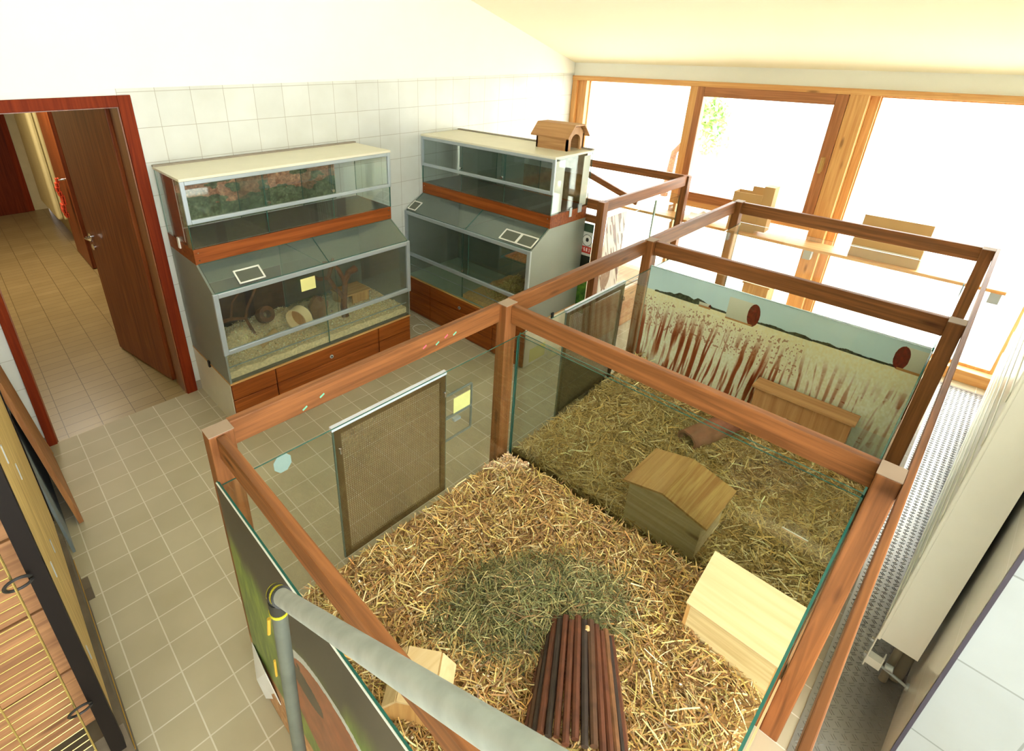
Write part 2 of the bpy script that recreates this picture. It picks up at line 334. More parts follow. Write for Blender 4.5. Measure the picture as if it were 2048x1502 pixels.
# left-hand tiled wall (y=0) with the doorway, plaster above the tiles
DX0, DX1, DZ = -.89, -.068, 2.03
def wall_up(x0, x1, z0, z1f): return [(x0, z0), (x1, z0), (x1, z1f(x1)), (x0, z1f(x0))]
wb = MB()
for a, b_, z0 in ((XL-.1, DX0, 0), (DX1, XW+.3, 0)):
    wb.box(a, 0, z0, b_, .2, 2.12, 0)
    wb.prism([(x, z) for x, z in wall_up(a, b_, 2.12, lambda x: zc(x)+.1)], 'y', .004, .2, 1)
wb.box(DX0, 0, DZ, DX1, .2, 2.12, 1); wb.prism(wall_up(DX0, DX1, 2.12, lambda x: zc(x)+.1), 'y', .004, .2, 1)
struct('wall_left', wb, [WALLT, WHITE])
bb = MB(); bb.box(.0, -.008, 0, XW, 0, .07); bb.box(XL, -.008, 0, -.935, 0, .07); struct('baseboard_left', bb, LINO)
# ceiling slopes up from the window wall
cs = MB(); cs.prism([(XL-.1, zc(XL-.1)), (XW+.3, zc(XW+.3)), (XW+.3, zc(XW+.3)+.12), (XL-.1, zc(XL-.1)+.12)], 'y', YB-.1, .2); struct('ceiling', cs, CEIL)
# wall over and beside the windows
ww = MB(); ww.box(XW, -5.6, 2.095, XW+.16, 0, 2.3); ww.box(XW, -5.6, 0, XW+.16, -4.17, 2.095); struct('wall_front', ww, WHITE)
# wall behind the radiator and the pier nearer the camera (set a little askew to the pens)
AX = math.radians(-2.6); LO = Vector((1.25, -3.905, 0)); ex = Vector((math.cos(AX), math.sin(AX), 0)); ey = Vector((-math.sin(AX), math.cos(AX), 0))
wr = bpy.data.objects
def rl(x, y, z): return tuple(LO+ex*x+ey*y+Vector((0,0,z)))
o = struct('wall_right', MB().box(-.36, -.45, 0, 3.3, -.142, 3.6, 0), WALLT_R); o.location = LO; o.rotation_euler = (0,0,AX)
o = struct('wall_right', MB().box(-.372, -1.72, 0, -.36, -.15, 3.6, 0).box(-.36, -1.72, 0, .25, -.45, 3.6, 0), WALLT_P); o.location = LO; o.rotation_euler = (0,0,AX)
o = struct('trim_1', MB().box(-.374, -.1505, 0, -.359, -.1405, 3.6, 0), plain('dark_corner_bead', (70,66,78), .3, .3)); o.location = LO; o.rotation_euler = (0,0,AX)
struct('wall_side', MB().box(XL-.1, YB, 0, XL, .2, 4.3), WHITE)
# unseen back wall; its broad opening is added to let in front light
bw = MB(); bw.box(XL, YB-.1, 0, 1.6, YB, .3); bw.box(XL, YB-.1, 3.2, 1.6, YB, 4.3); bw.box(XL, YB-.1, .3, -1.6, YB, 3.2); bw.box(1.45, YB-.1, .3, 1.6, YB, 3.2)
struct('wall_back', bw, WHITE)

# ---- door with casing and open leaf
d = thing('door_1', None, None, (DX0, 0, 0), kind='structure')
MB().box(-.935, -.018, 0, -.885, .0, 2.085).box(-.073, -.018, 0, 0.0, .0, 2.085).box(-.885, -.018, 2.022, -.073, .0, 2.085).build('door_casing', CASING, d, .003)
MB().box(-.892, 0, 0, -.878, .2, 2.03).box(-.08, 0, 0, -.066, .2, 2.03).box(-.878, 0, 2.016, -.08, .2, 2.03).build('door_lining', wood('lining', (150,98,58), (120,64,32), 'z', .35, False), d)
hx, hy = -.082, .225; ddir = Vector((-.19, .98, 0)).normalized(); dn = Vector((ddir.y, -ddir.x, 0))
leaf = MB().beam(Vector((hx, hy, 1.015)), Vector((hx, hy, 1.015))+ddir*.85, .04, 2.0).build('door_leaf', LEAFW, d, .002)
for sgn in (-1, 1):
    q = Vector((hx, hy, 1.015))+ddir*.785; sd = -dn*sgn
    mh = MB(); mh.tube([q+sd*.02, q+sd*.028], .026, 20); mh.tube([q+sd*.02, q+sd*.05, q+sd*.062-ddir*.012, q+sd*.062-ddir*.12], .0095, 10)
    mh.tube([q+sd*.02+Vector((0,0,-.085)), q+sd*.027+Vector((0,0,-.085))], .024, 20)
    mh.build('door_handle', CHROME, leaf, smooth=True)
MB().box(-.066, .2, 0, -.05, .25, 2.05).build('hinge_strip', DARK, d)
# ---- corridor beyond the door
HP = plain('hall_paint', (196,182,140), .8)
struct('wall_hall', MB().box(.07, .2, 0, .16, 6.7, 2.7), HP); struct('wall_hall', MB().box(-1.4, .2, 0, -1.3, 6.7, 2.7), HP); struct('wall_hall', MB().box(-1.3, 6.6, 0, .06, 6.7, 2.7), HP)
struct('ceiling', MB().box(-1.3, .2, 2.6, .06, 6.7, 2.7), CEIL)
d2 = thing('door_2', None, None, (-.5, 6.6, 0), kind='structure')
MB().box(-1.22, 6.575, 0, -.12, 6.6, 2.3).build('door_casing', CASING, d2, .004); MB().box(-1.14, 6.555, 0, -.2, 6.576, 2.2).build('door_leaf', DOORW, d2)
d3 = thing('door_3', None, None, (.06, 3.2, 0), kind='structure')
MB().box(.03, 2.75, 0, .06, 3.2, 2.25).box(.045, 4.1, 0, .06, 4.2, 2.1).build('door_casing', DOORW, d3, .003)
lf = MB().box(-.02, 3.22, .01, .02, 4.05, 2.05).build('door_leaf', LEAFW, d3, .002)
MB().tube([(-.02, 3.30, 1.03), (-.075, 3.30, 1.03), (-.08, 3.42, 1.03)], .01, 10).build('door_handle', CHROME, lf, smooth=True)
tw = MB(); 
for k in range(2):
    zz = np.linspace(.62, 1.04, 10)
    for i in range(9):
        a0, a1 = -.088-.012*math.sin(i*1.3)-k*.02, -.088-.012*math.sin((i+1)*1.3)-k*.02; w0, w1 = .02+.055*(1-(i/9)**1.5), .02+.055*(1-((i+1)/9)**1.5)
        tw.obox((a0, 3.36, (zz[i]+zz[i+1])/2), (.012, 0, 0), (0, w0*2, 0), (0, 0, zz[i+1]-zz[i]+.004))
tag(tw.build('towel', TOWEL), 'orange towel hanging from the handle of the far corridor door', 'towel')
hr_ = thing('radiator', 'tall cream radiator on the corridor wall beyond the orange towel', 'radiator', (-.05, 4.9, .32))
MB().box(-.09, 4.35, .34, -.025, 5.6, 2.25).build('panel', plain('hall_radiator_cream', (206,192,140), .5), hr_, .03)
MB().box(-.022, 4.34, .33, .02, 5.61, 2.26).build('back_panel', plain('hall_radiator_cream_back', (190,176,126), .5), hr_, .02)
MB().box(-.05, 4.6, .5, -.02, 4.63, .53).box(-.05, 5.3, .5, -.02, 5.33, .53).box(.02, 4.6, .5, .06, 4.63, .53).build('bracket', ALU, hr_)
pb = MB().box(-.02, 5.75, 1.2, .055, 6.35, 2.2).build('notice_board', plain('dark_board', (70,50,30), .6)); tag(pb, 'dark framed notice board hanging on the far corridor wall', 'board')
lh = bpy.data.lights.new('hall_fill_light', 'AREA'); lh.energy = 5; lh.size = .5; lh.color = (1, .9, .72); lo_ = bpy.data.objects.new('hall_fill_light', lh); COL.objects.link(lo_); lo_.location = (-.6, 3.2, 2.55)  # area light added out of view to brighten the corridor
lo_['label'] = 'unseen fill light added to brighten the corridor'; lo_['category'] = 'fill light'

# ---- window wall
def frame_yz(x0, x1, ya, yb, z0, z1, w): return MB().box(x0, ya, z0, x1, ya-w, z1).box(x0, yb, z0, x1, yb+w, z1).box(x0, ya-w, z0, x1, yb+w, z0+w).box(x0, ya-w, z1-w, x1, yb+w, z1)
PANES = [(-.16, -1.336, .12, 2.05), (-2.80, -4.05, .12, 2.045)]
for i, (ya, yb, z0, z1) in enumerate(PANES):
    w = thing('window_%d' % (1 if i == 0 else 3), None, None, (XW, (ya+yb)/2, 0), kind='structure')
    fr = frame_yz(XW+.085, XW+.115, ya+.012, yb-.012, z0-.02, z1+.01, .022)
    fr.build('window_frame', PINE['z'], w, .003); MB().box(XW+.097, ya, z0, XW+.103, yb, z1).build('window_pane', WGLASS, w)
w = thing('window_2', None, None, (XW, -2.0, 0), kind='structure')
sf = MB(); sf.box(XW-.03, -1.41, .99, XW+.05, -1.478, 2.052).box(XW-.03, -2.526, .99, XW+.05, -2.61, 2.052)
MB().box(XW-.03, -1.478, 1.965, XW+.05, -2.526, 2.052).build('sash_rail', SASHW['y'], w, .004); MB().box(XW-.03, -1.478, .99, XW+.05, -2.526, 1.075).build('sash_rail', SASHW['y'], w, .004)
s_ = sf.build('sash', SASHW['z'], w, .008); MB().box(XW+.005, -1.478, 1.07, XW+.011, -2.526, 1.97).build('window_pane', WGLASS, w)
MB().box(XW+.05, -1.478, .12, XW+.056, -2.6, .96).build('window_pane', WGLASS, w)
MB().box(XW-.036, -2.552, 1.44, XW-.03, -2.582, 1.56).beam((XW-.045, -2.567, 1.50), (XW-.06, -2.567, 1.47), .018, .018).box(XW-.07, -2.557, 1.43, XW-.05, -2.578, 1.56).build('window_handle', plain('brass_handle', (196,160,96), .4, .5), s_, .003)
struct('trim_2', MB().box(XW-.02, -1.336, 0, XW+.12, -1.412, 2.06), PINE['z'], bevel=.004)
struct('trim_3', MB().box(XW-.02, -2.612, 0, XW+.12, -2.74, 2.06).box(XW+.06, -2.74, 0, XW+.12, -2.80, 2.06), PINE['z'], bevel=.004)
struct('trim_4', MB().box(XW-.03, -.002, 2.05, XW+.12, -4.17, 2.095), PINE['y'], bevel=.003)
struct('trim_5', MB().box(XW-.02, -.002, .0, XW+.12, -.06, 2.05).box(XW+.02, -.06, 0, XW+.12, -.16, 2.05), PINE['z'], bevel=.003)
struct('trim_6', MB().box(XW-.02, -1.412, .93, XW+.06, -2.612, .99).box(XW-.01, -.06, 0, XW+.1, -4.17, .1), PINE['y'], bevel=.003)
sh = thing('window_shelf', 'long pine shelf board running along the window wall', 'shelf', (4.34, -2.0, .82))
MB().box(4.225, -.06, .825, XW-.03, -3.915, .85).build('board', PINE['y'], sh, .002)
MB().box(4.25, -3.84, .74, 4.33, -3.90, .825).box(4.38, -1.35, .74, XW-.02, -1.40, .825).box(4.38, -2.64, .70, XW-.02, -2.70, .825).build('bracket', ALU, sh)
# outside: pale yard and a tree
struct('ground', MB().box(XW+.2, -30, -.3, 60, 30, -.25), plain('pale_gravel', (236,232,220), .9))
tr = thing('tree', 'bright green leafy tree outside behind the opening window', 'tree', (9.3, .95, -.25))
MB().tube([(9.3, .95, -.25), (9.3, .9, .6), (9.3, .6, 1.0), (9.3, .4, 1.3)], [.07, .055, .045, .03], 10).build('trunk', BARK, tr, smooth=True)
def leafplace(n, g):
    v = g.normal(0, 1, (n, 3)); v /= np.linalg.norm(v, axis=1)[:, None]; v *= (g.uniform(0, 1, n)**.4)[:, None]
    c = np.array([[9.3, .3, 1.25], [9.2, .2, .95], [9.4, .4, 1.4]])[g.integers(0, 3, n)]; return c+v*np.array([.3, .3, .33])
strands('crown', 900, leafplace, (.07, .12), (.04, .06), [(176,214,110), (200,228,140), (150,206,130)], tr, 1.0, .3, 2, 5)
print('shell done')
#PART2
# ============================================================ TERRARIUM UNITS (local: x along the unit, y=0 back, front at -D)
D_, E_ = .675, .47
ZB, ZF0, ZF1, ZS, ZBD, ZU0, ZU1 = .375, .59, 1.012, 1.138, 1.236, 1.392, 1.648
def frame_rect(mb, x0, x1, y, z0, z1, w, t, m=0):
    mb.box(x0, y-t, z0, x0+w, y, z1, m).box(x1-w, y-t, z0, x1, y, z1, m).box(x0+w, y-t, z0, x1-w, y, z0+w, m).box(x0+w, y-t, z1-w, x1-w, y, z1, m); return mb
def rocks(seed):
    def fn(u, v):
        n = fbm(u*.7, v*1.3, 7, seed); n2 = fbm(u, v, 34, seed+9); c = mixc((70,84,54), (142,150,112), n2*1.5-.3)
        rk = (n > .50) & (v > .10+.1*fbm(u, v*0, 4, seed+5)); c = np.where(rk[:, None], mixc((150,92,66), (222,168,132), n2*1.3-.15+(v-.15)), c)
        sky = v > .33; c = np.where((sky & (n2 > .46) & ~rk)[:, None], mixc((160,176,168), (200,212,204), n2), c)
        return c*(.7+.6*fbm(u, v, 90, seed+4))[:, None]
    return fn
def redrock(u, v): n = fbm(u, v, 22, 4); return mixc((84,36,18), (150,84,54), n*1.4-.2)
def meadow(u, v): n = fbm(u, v, 30, 6); return np.where((v < .22)[:, None], mixc((92,82,54), (150,140,104), n), mixc((150,158,150), (196,200,190), n))
def terrarium(L, loc, rotz, label, second):
    t = thing('terrarium_unit', label, 'terrarium', loc, None, True, rotz)
    b = MB(); b.box(0, -D_+.02, .0, .016, 0, .365).box(L-.016, -D_+.02, 0, L, 0, .365).box(.016, -D_+.02, .35, L-.016, 0, .365).box(.016, -.016, 0, L-.016, 0, .35).build('base_cabinet', CREAM, t)
    MB().box(-.002, -D_-.002, .365, L+.002, 0, .376).build('base_board', PLY['x'], t)
    xs = [0, .307, 1.168, L] if not second else [0, .33, 1.12, L]
    for i in range(3):
        m = MB(); a, c = xs[i]+.003, xs[i+1]-.003
        for k in range(3): m.box(a, -D_, .008+k*.119, c, -D_+.02, .008+k*.119+.115)
        dr = m.build('drawer_front', TW['x'], t, .004)
        if i == 1:
            MB().tube([((a+c)/2, -D_-.006, .285), ((a+c)/2, -D_, .285)], .014, 20).tube([((a+c)/2, -D_-.009, .285), ((a+c)/2, -D_-.005, .285)], .006, 12, 1).build('lock', [ALU, BLACK], dr, smooth=True)
    prof = [(0, ZB), (-D_, ZB), (-D_, ZF1-.004), (-E_, ZS), (0, ZS)]
    for i, x in enumerate((0, L-.012)): MB().prism(prof, 'x', x, x+.012).build('side_panel', ALUP, t)
    MB().box(.012, -.012, ZB, L-.012, 0, ZS).build('back_panel', plain('tank_back', (96,108,94), .4) , t)
    MB().box(.012, -D_+.01, ZB+.001, L-.012, -.012, ZB+.012).build('tray', GREYD if not second else GREENF, t)
    MB().box(.012, -D_, ZB, L-.012, -D_+.006, ZF0+.01, 0, 1).build('front_glass', [TGLASS, GEDGE], t)
    # framed sliding panes of the lower tank
    fr = frame_rect(MB(), -.006, L+.006, -D_+.008, ZF0, ZF1, .032, .02).build('front_frame', ALU, t, .004)
    MB().box(.02, -D_+.004, ZF0+.01, L*.56, -D_-.001, ZF1-.01, 0, 1).build('sliding_pane', [TGLASS, GEDGE], t)
    MB().box(L*.5, -D_+.012, ZF0+.01, L-.02, -D_+.007, ZF1-.01, 0, 1).build('sliding_pane', [TGLASS, GEDGE], t)
    MB().tube([(L*.52, -D_-.012, ZF0+.055), (L*.52, -D_, ZF0+.055)], .009, 14).build('knob', CHROME, t, smooth=True)
    MB().box(L*.5, -D_+.02, ZB+.012, L*.5+.008, -.012, ZF1, 0, 1).build('divider_glass', [TGLASS, GEDGE], t)
    # inner ledge strip and side mesh line behind the lower front glass
    MB().box(.012, -D_+.03, ZB+.10, L-.012, -D_+.036, ZB+.106).build('rail_strip', ALU, t)
    # sloping glass lid in two panes
    sl = Vector((0, D_-E_, ZS-ZF1)); nrm = Vector((0, -(ZS-ZF1), D_-E_)).normalized()
    for a, c in ((.012, L*.53), (L*.53+.003, L-.012)):
        p = Vector(((a+c)/2, -(D_+E_)/2, (ZF1+ZS)/2))+nrm*.003; g = MB()
        g.obox(p, (c-a, 0, 0), sl, nrm*.006); g.m = [0, 0, 1, 1, 1, 1]; g.build('lid_glass', [SLOPEG, GEDGE], t)
    vs_ = ((.175, .335),) if not second else ((0.02, .12), (1.135, 1.29), (1.30, 1.445))
    un = sl.normalized()
    for a, c in vs_:
        vm = MB(); base = Vector((0, -D_, ZF1)); s0, s1 = (.02, .118); W_ = .011
        def q(x, s): return base+Vector((x, 0, 0))+un*s+nrm*.012
        for (xa, sa, xb, sb) in ((a, s0, c, s0), (a, s1, c, s1), (a, s0, a, s1), (c, s0, c, s1)): vm.beam(q(xa, sa)-(Vector((W_/2, 0, 0)) if sa == sb else un*W_/2), q(xb, sb)+(Vector((W_/2, 0, 0)) if sa == sb else un*W_/2), W_, .008, 0, nrm)
        v = vm.build('vent_frame', WHITEP, t, .003)
        MB().obox((q(a, s0)+q(c, s1))/2-nrm*.002, (c-a, 0, 0), un*(s1-s0), nrm*.002).build('vent_mesh', plain('vent_gauze', (92,96,84), .6), v)
    # wooden band
    MB().box(0, -E_, ZS, L, -E_+.018, ZBD).box(0, -E_+.018, ZS, .018, 0, ZBD).box(L-.018, -E_+.018, ZS, L, 0, ZBD).box(.018, -.018, ZS, L-.018, 0, ZBD).box(.018, -E_+.018, ZS, L-.018, -.018, ZS+.012).build('plinth_band', TW['x'], t, .002)
    sc = MB()
    for x in (.025, L-.025):
        for z in (ZS+.025, ZBD-.025): sc.tube([(x, -E_-.0015, z), (x, -E_+.001, z)], .0045, 10)
    sc.build('screw', CHROME, t)
    # upper tank
    MB().box(.02, -E_+.02, ZBD-.01, L-.02, -.02, ZBD+.004).build('upper_tray', GREYD, t)
    MB().box(0, -E_, ZBD, L, -E_+.006, ZU0+.01, 0, 1).build('upper_front_glass', [TGLASS, GEDGE], t)
    for i, x in enumerate((0, L-.006)): MB().box(x, -E_+.006, ZBD, x+.006, -.004, ZU1, 0, 1).build('upper_side_glass', [TGLASS if not second else GLASS, GEDGE], t)
    frame_rect(MB(), -.004, L+.004, -E_+.008, ZU0, ZU1, .026, .018).build('upper_frame', ALU, t, .004)
    for k in range(3): MB().box(.02+k*(L-.06)/3, -E_+.006-(k % 2)*.006, ZU0+.01, .05+(k+1)*(L-.06)/3, -E_+.002-(k % 2)*.006, ZU1-.01, 0, 1).build('upper_sliding_pane', [TGLASS, GEDGE], t)
    kn = MB()
    for k in (1, 2): kn.tube([(.035+k*(L-.06)/3, -E_-.014, ZU0+.05), (.035+k*(L-.06)/3, -E_-.002, ZU0+.05)], .010, 14)
    kn.build('pane_lock', CHROME, t, smooth=True)
    for k in (1, 2): MB().box(k*L/3, -E_+.02, ZBD, k*L/3+.006, -.01, ZU1-.01, 0, 1).build('upper_divider', [TGLASS, GEDGE], t)
    MB().box(-.006, -E_-.012, ZU1, L+.006, 0, ZU1+.016).build('top_board', CREAM, t, .002)
    MB().box(-.006, -.03, ZU1+.016, L+.006, 0, ZU1+.026).build('top_rail', LINO, t)
    if not second:
        painted('backdrop', (.01, -.008, ZBD+.01), (L*.86, 0, 0), (0, 0, ZU1-ZBD-.02), 260, 80, rocks(3), t)
        painted('backdrop', (.008, -.02, ZBD+.01), (0, -.30, 0), (0, 0, ZU1-ZBD-.02), 60, 80, redrock, t).scale = (1, 1, 1)
        painted('backdrop', (.02, -.014, ZB+.02), (L*.48, 0, 0), (0, 0, .42), 200, 70, lambda u, v: mixc((24,18,12), (86,66,44), fbm(u, v, 12, 4)*1.6-.4), t)
    else:
        painted('backdrop', (L-.012, -.34, ZBD+.01), (0, -.12, 0), (0, 0, ZU1-ZBD-.03), 26, 80, meadow, t)
        painted('backdrop', (L-.012, -.015, ZBD+.01), (0, -.085, 0), (0, 0, ZU1-ZBD-.03), 20, 80, meadow, t)
        painted('backdrop', (L*.55, -.008, ZBD+.01), (L*.42, 0, 0), (0, 0, ZU1-ZBD-.02), 120, 80, meadow, t)
        MB().box(.01, -.008, ZBD, L*.55, -.003, ZU1-.01, 0).build('upper_back_panel', plain('upper_back', (120,134,122), .4), t)
        MB().box(L, -.13, ZBD-.035, L+.008, -.085, ZBD+.03).build('latch', ALU, t)
    MB().box(-.008 if not second else L, -.24, ZBD-.05, 0 if not second else L+.006, -.21, ZBD+.02).build('clip', WHITEP if not second else ALU, t)
    MB().box(-.012 if not second else L, -.34, .35, 0 if not second else L+.012, -.315, .395).build('catch', BLACK, t)
    return t
T1 = terrarium(1.485, (.035, -.012, 0), 0, 'two-tier glass terrarium unit beside the door, rock backdrop in its upper tank', False)
nt_ = tag(MB().box(.592, -.7005, .866, .70, -.6995, .955).build('note', YEL), 'pale yellow note stuck on the terrarium glass beside the wooden wheel', 'note')
T2 = terrarium(1.455, (2.712, -.010, 0), -PI/2, 'two-tier glass terrarium unit nearer the windows, wooden house on its top', True)
tag(MB().box(2.125, -1.4662, .02, 2.33, -1.4652, .145).build('sticker', YEL), 'pale yellow square sticker on the white base of the farther terrarium', 'sticker')
# contents of the first lower tank
def lump(amp, s, sd, base): return lambda X, Y: base+amp*fbm(X, Y, s, sd)
mound('bedding', .05, -.655, 1.505, -.03, lambda X, Y: .425+.03*fbm(X, Y, 14, 2)+.10*np.exp(-((X-.28)**2+(Y+.30)**2)/.02)+.06*np.exp(-((X-.62)**2+(Y+.16)**2)/.015)+.03*np.exp(-((X-1.05)**2+(Y+.3)**2)/.02), SHAV, None, 90, 40, .39)
tag(bpy.data.objects['bedding'], 'pale wood-shaving bedding in the terrarium beside the door', 'bedding', None, 'stuff')
def sh_place(n, g):
    x = g.uniform(.06, 1.49, n); y = -.03-.62*g.uniform(0, 1, n); z = .437+.03*fbm(x, y, 14, 2)+.10*np.exp(-((x-.28)**2+(y+.30)**2)/.02)+.06*np.exp(-((x-.62)**2+(y+.16)**2)/.015); return np.stack([x, y, z], 1)
strands('wood_shavings', 4500, sh_place, (.008, .02), (.004, .008), [(255,240,200), (246,222,170), (232,200,146)], bpy.data.objects['bedding'], .5, .6, 2, 11)
wh = thing('running_wheel', 'round pale wooden running wheel inside the terrarium by the door', 'wheel', (.66, -.47, .465))
wax = Vector((.85, .45, .06))
MB().ring((.66, -.47, .555), wax, .088, .080, .075, 40).build('rim', plain('wheel_wood', (250,224,170), .5, var=.04), wh, smooth=True)
MB().tube([Vector((.66, -.47, .555))+wax.normalized()*.028, Vector((.66, -.47, .555))+wax.normalized()*.036], .084, 40).build('back_disc', PLY['z'], wh)
MB().tube([Vector((.66, -.47, .555))+wax.normalized()*.036, Vector((.66, -.47, .555))+wax.normalized()*.06], .01, 12).box(.70, -.46, .44, .72, -.43, .56).build('stand', PLY['z'], wh)
tag(MB().ring((.41, -.46, .475), (.9, .35, .2), .028, .026, .17, 24).build('cardboard_tube', CARD, smooth=True), 'brown cardboard tube lying in front of the shavings pile', 'tube')
sm = MB(); sm.ring((.52, -.21, .535), (.15, -.9, .45), .062, .03, .07, 18).build('stump', BARK, smooth=True); tag(bpy.data.objects['stump'], 'hollow reddish stump piece with a dark hole behind the wooden wheel', 'stump')
br = MB(); br.tube([(.06, -.40, .62), (.14, -.36, .66), (.24, -.30, .63), (.34, -.30, .60), (.36, -.36, .5), (.37, -.4, .45)], [.012, .014, .012, .011, .013, .015], 8).tube([(.34, -.30, .60), (.38, -.26, .66), (.46, -.2, .72), (.52, -.18, .80)], [.011, .01, .009, .006], 8).tube([(.24, -.3, .63), (.3, -.2, .7), (.4, -.12, .74)], .007, 8)
tag(br.build('branch', BARK, smooth=True), 'thin crooked brown branch on the left of the terrarium by the door', 'branch')
dw = MB(); dw.tube([(1.04, -.48, .44), (1.05, -.45, .52), (1.09, -.41, .6), (1.12, -.38, .68), (1.17, -.36, .74), (1.24, -.36, .76)], [.03, .026, .022, .022, .026, .03], 9)
dw.tube([(1.07, -.43, .58), (1.03, -.38, .66), (1.0, -.34, .74), (.93, -.32, .74), (.88, -.32, .78)], [.02, .018, .018, .016, .012], 8).tube([(1.0, -.34, .74), (1.05, -.31, .80), (1.08, -.30, .87)], [.018, .016, .01], 8).tube([(1.12, -.38, .68), (1.1, -.33, .78), (1.06, -.3, .83), (1.0, -.28, .85)], [.016, .018, .014, .01], 8)
tag(dw.build('driftwood', BARK, smooth=True), 'gnarled standing driftwood root in the right half of the terrarium by the door', 'driftwood')
bkm = MB(); n = 18; pr = [(.075*math.cos(a)*(1+.12*math.sin(5*a)), .10*math.sin(a)*(1+.1*math.cos(3*a))) for a in [2*PI*k/n for k in range(n)]]
bkm.prism([(.87+a, .54+b) for a, b in pr], 'y', -.40, -.365); bko = bkm.build('bark_piece', CORK); tag(bko, 'upright slab of rough bark left of the driftwood root', 'bark')
sb = thing('small_wooden_box', 'low open-fronted wooden box standing behind the driftwood root', 'box', (1.24, -.26, .45))
MB().box(1.11, -.36, .535, 1.37, -.16, .547).build('lid', PLY['x'], sb); MB().box(1.12, -.345, .45, 1.13, -.17, .535).box(1.35, -.345, .45, 1.36, -.17, .535).box(1.13, -.18, .45, 1.35, -.17, .535).box(1.2, -.345, .45, 1.35, -.335, .535).build('walls', PLY['z'], sb)
# contents of the second terrarium: hay, shavings and a platform with bowl of shavings
mound('bedding', 2.05, -1.44, 2.68, -.76, lambda X, Y: .415+.025*fbm(X, Y, 16, 5)+.08*np.exp(-((X-2.30)**2+(Y+1.14)**2)/.02), plain('brownish_bedding', (196,160,104), .9, var=.2, vs=60, bs=.8), None, 30, 30, .39)
tag(bpy.data.objects['bedding.001'], 'brownish shavings and hay base in the right half of the farther terrarium', 'bedding', None, 'stuff')
def hp(n, g): a = g.normal(0, 1, (n, 2))*np.array([.08, .09]); x = np.clip(2.29+a[:, 0], 2.10, 2.6); y = np.clip(-1.15+a[:, 1], -1.38, -.85); return np.stack([x, y, .445+.15*np.exp(-((x-2.29)**2+(y+1.15)**2)/.014)*g.uniform(.8, 1.15, n)+.015], 1)
tag(strands('hay', 1500, hp, (.05, .12), (.003, .005), [(160,156,80), (186,176,104), (136,130,64), (206,192,130)], None, .4, .5, 3, 21), 'heap of green hay in the corner of the farther terrarium', 'hay')
pf = thing('resting_platform', 'small glass corner ledge holding shavings above the hay heap', 'ledge', (2.3, -1.35, .8))
MB().box(2.22, -1.447, .80, 2.50, -1.02, .806, 0, 1).build('shelf_glass', [TGLASS, GEDGE], pf)
mound('shavings_pile', 2.24, -1.26, 2.42, -1.05, lambda X, Y: .812+.05*np.exp(-((X-2.33)**2+(Y+1.15)**2)/.005), plain('red_shavings', (190,120,70), .9, var=.3, vs=60), None, 14, 14, .807)
tag(bpy.data.objects['shavings_pile'], 'small pile of reddish shavings on the glass corner ledge', 'shavings', None, 'stuff')
# wooden house on the farther terrarium
hs = thing('wooden_pet_house', 'small wooden house with arched doorway standing on top of the farther terrarium', 'house', (2.59, -1.22, 1.664))
hx0, hx1, hy0, hy1, hz = 2.49, 2.695, -1.375, -1.085, 1.664
HW = {a: wood('house_wood_'+a, (196,150,98), (170,120,72), a, .55) for a in 'xyz'}
MB().box(hx0, hy0, hz, hx0+.015, hy1, hz+.115).box(hx1-.015, hy0, hz, hx1, hy1, hz+.115).build('side_wall', HW['y'], hs)
def gable(y0, y1, arch):
    out = [(hx0, hz), (hx0, hz+.115), (hx0+.055, hz+.165), (hx1-.055, hz+.165), (hx1, hz+.115), (hx1, hz)]
    if arch:
        c = (hx0+hx1)/2; r = .06; pts = [(c+r, hz)]+[(c+r*math.cos(a), hz+.06+.055*math.sin(a)) for a in np.linspace(0, PI, 14)]+[(c-r, hz)]; out += pts
    return MB().prism(out, 'y', y0, y1).build('gable_wall', HW['z'], hs)
gable(hy0, hy0+.015, True); gable(hy1-.015, hy1, False)
rp = [(hx0-.035, hz+.09), (hx0+.045, hz+.175), (hx1-.045, hz+.175), (hx1+.035, hz+.09), (hx1+.035, hz+.10), (hx1-.04, hz+.186), (hx0+.04, hz+.186), (hx0-.035, hz+.10)]
MB().prism(rp, 'y', hy0-.03, hy1+.03).build('roof', HW['y'], hs)
# cable loop on the floor between the terrariums
cb = MB().tube([(1.87+.075*math.cos(a), -.42+.10*math.sin(a), .004+.002*math.sin(3*a)) for a in np.linspace(0, 2*PI, 40)]+[(1.97, -.30, .004), (1.99, -.18, .004)], .0028, 8, 0)
tag(cb.build('cable', WHITEP, smooth=True), 'thin white cable loop on the floor between the two terrariums', 'cable')
print('terrariums done')

# ============================================================ MAIN PEN ROW
X1, X2, X3, X4, YF, YR_ = -.514, .828, 2.185, 3.585, -2.27, -3.735
HR = 1.28
pen = thing('glass_pen_row', 'long wooden framed glass pen row with straw filled compartments', 'pen', (1.5, -3.0, 0))
pw = .078
def post(x, y, z0=0, wx=pw, wy=.058): 
    p = MB().box(x-wx/2, y-wy/2, z0, x+wx/2, y+wy/2, HR).build('post', FW['z'], pen, .004)
    MB().box(x-wx/2, y-wy/2, HR, x+wx/2, y+wy/2, HR+.0025).build('end_grain', plain('grey_end_grain', (150,128,108), .7), p)
for x in (X1, X2, X3, X4): post(x, YF-.015)
for x in (X1, X2, X3, X4): post(x-.02, YR_, wy=.06)
RH, RT = .092, .03
for a, b_ in ((X1, X2), (X2, X3), (X3, X4)): MB().box(a+pw/2, YF-RT/2+.01, HR-RH, b_-pw/2, YF+RT/2+.01, HR).build('top_rail', FW['x'], pen, .003)
MB().box(-.532, YF-.045, HR-.085, -.503, YR_+.03, HR-.004).build('cross_rail', FW['y'], pen, .003)
for x in (X2, X3, X4): MB().box(x-.005, YF-.045, HR-RH-.002, x+.027, YR_+.03, HR-.004).build('cross_rail', FW['y'], pen, .003)
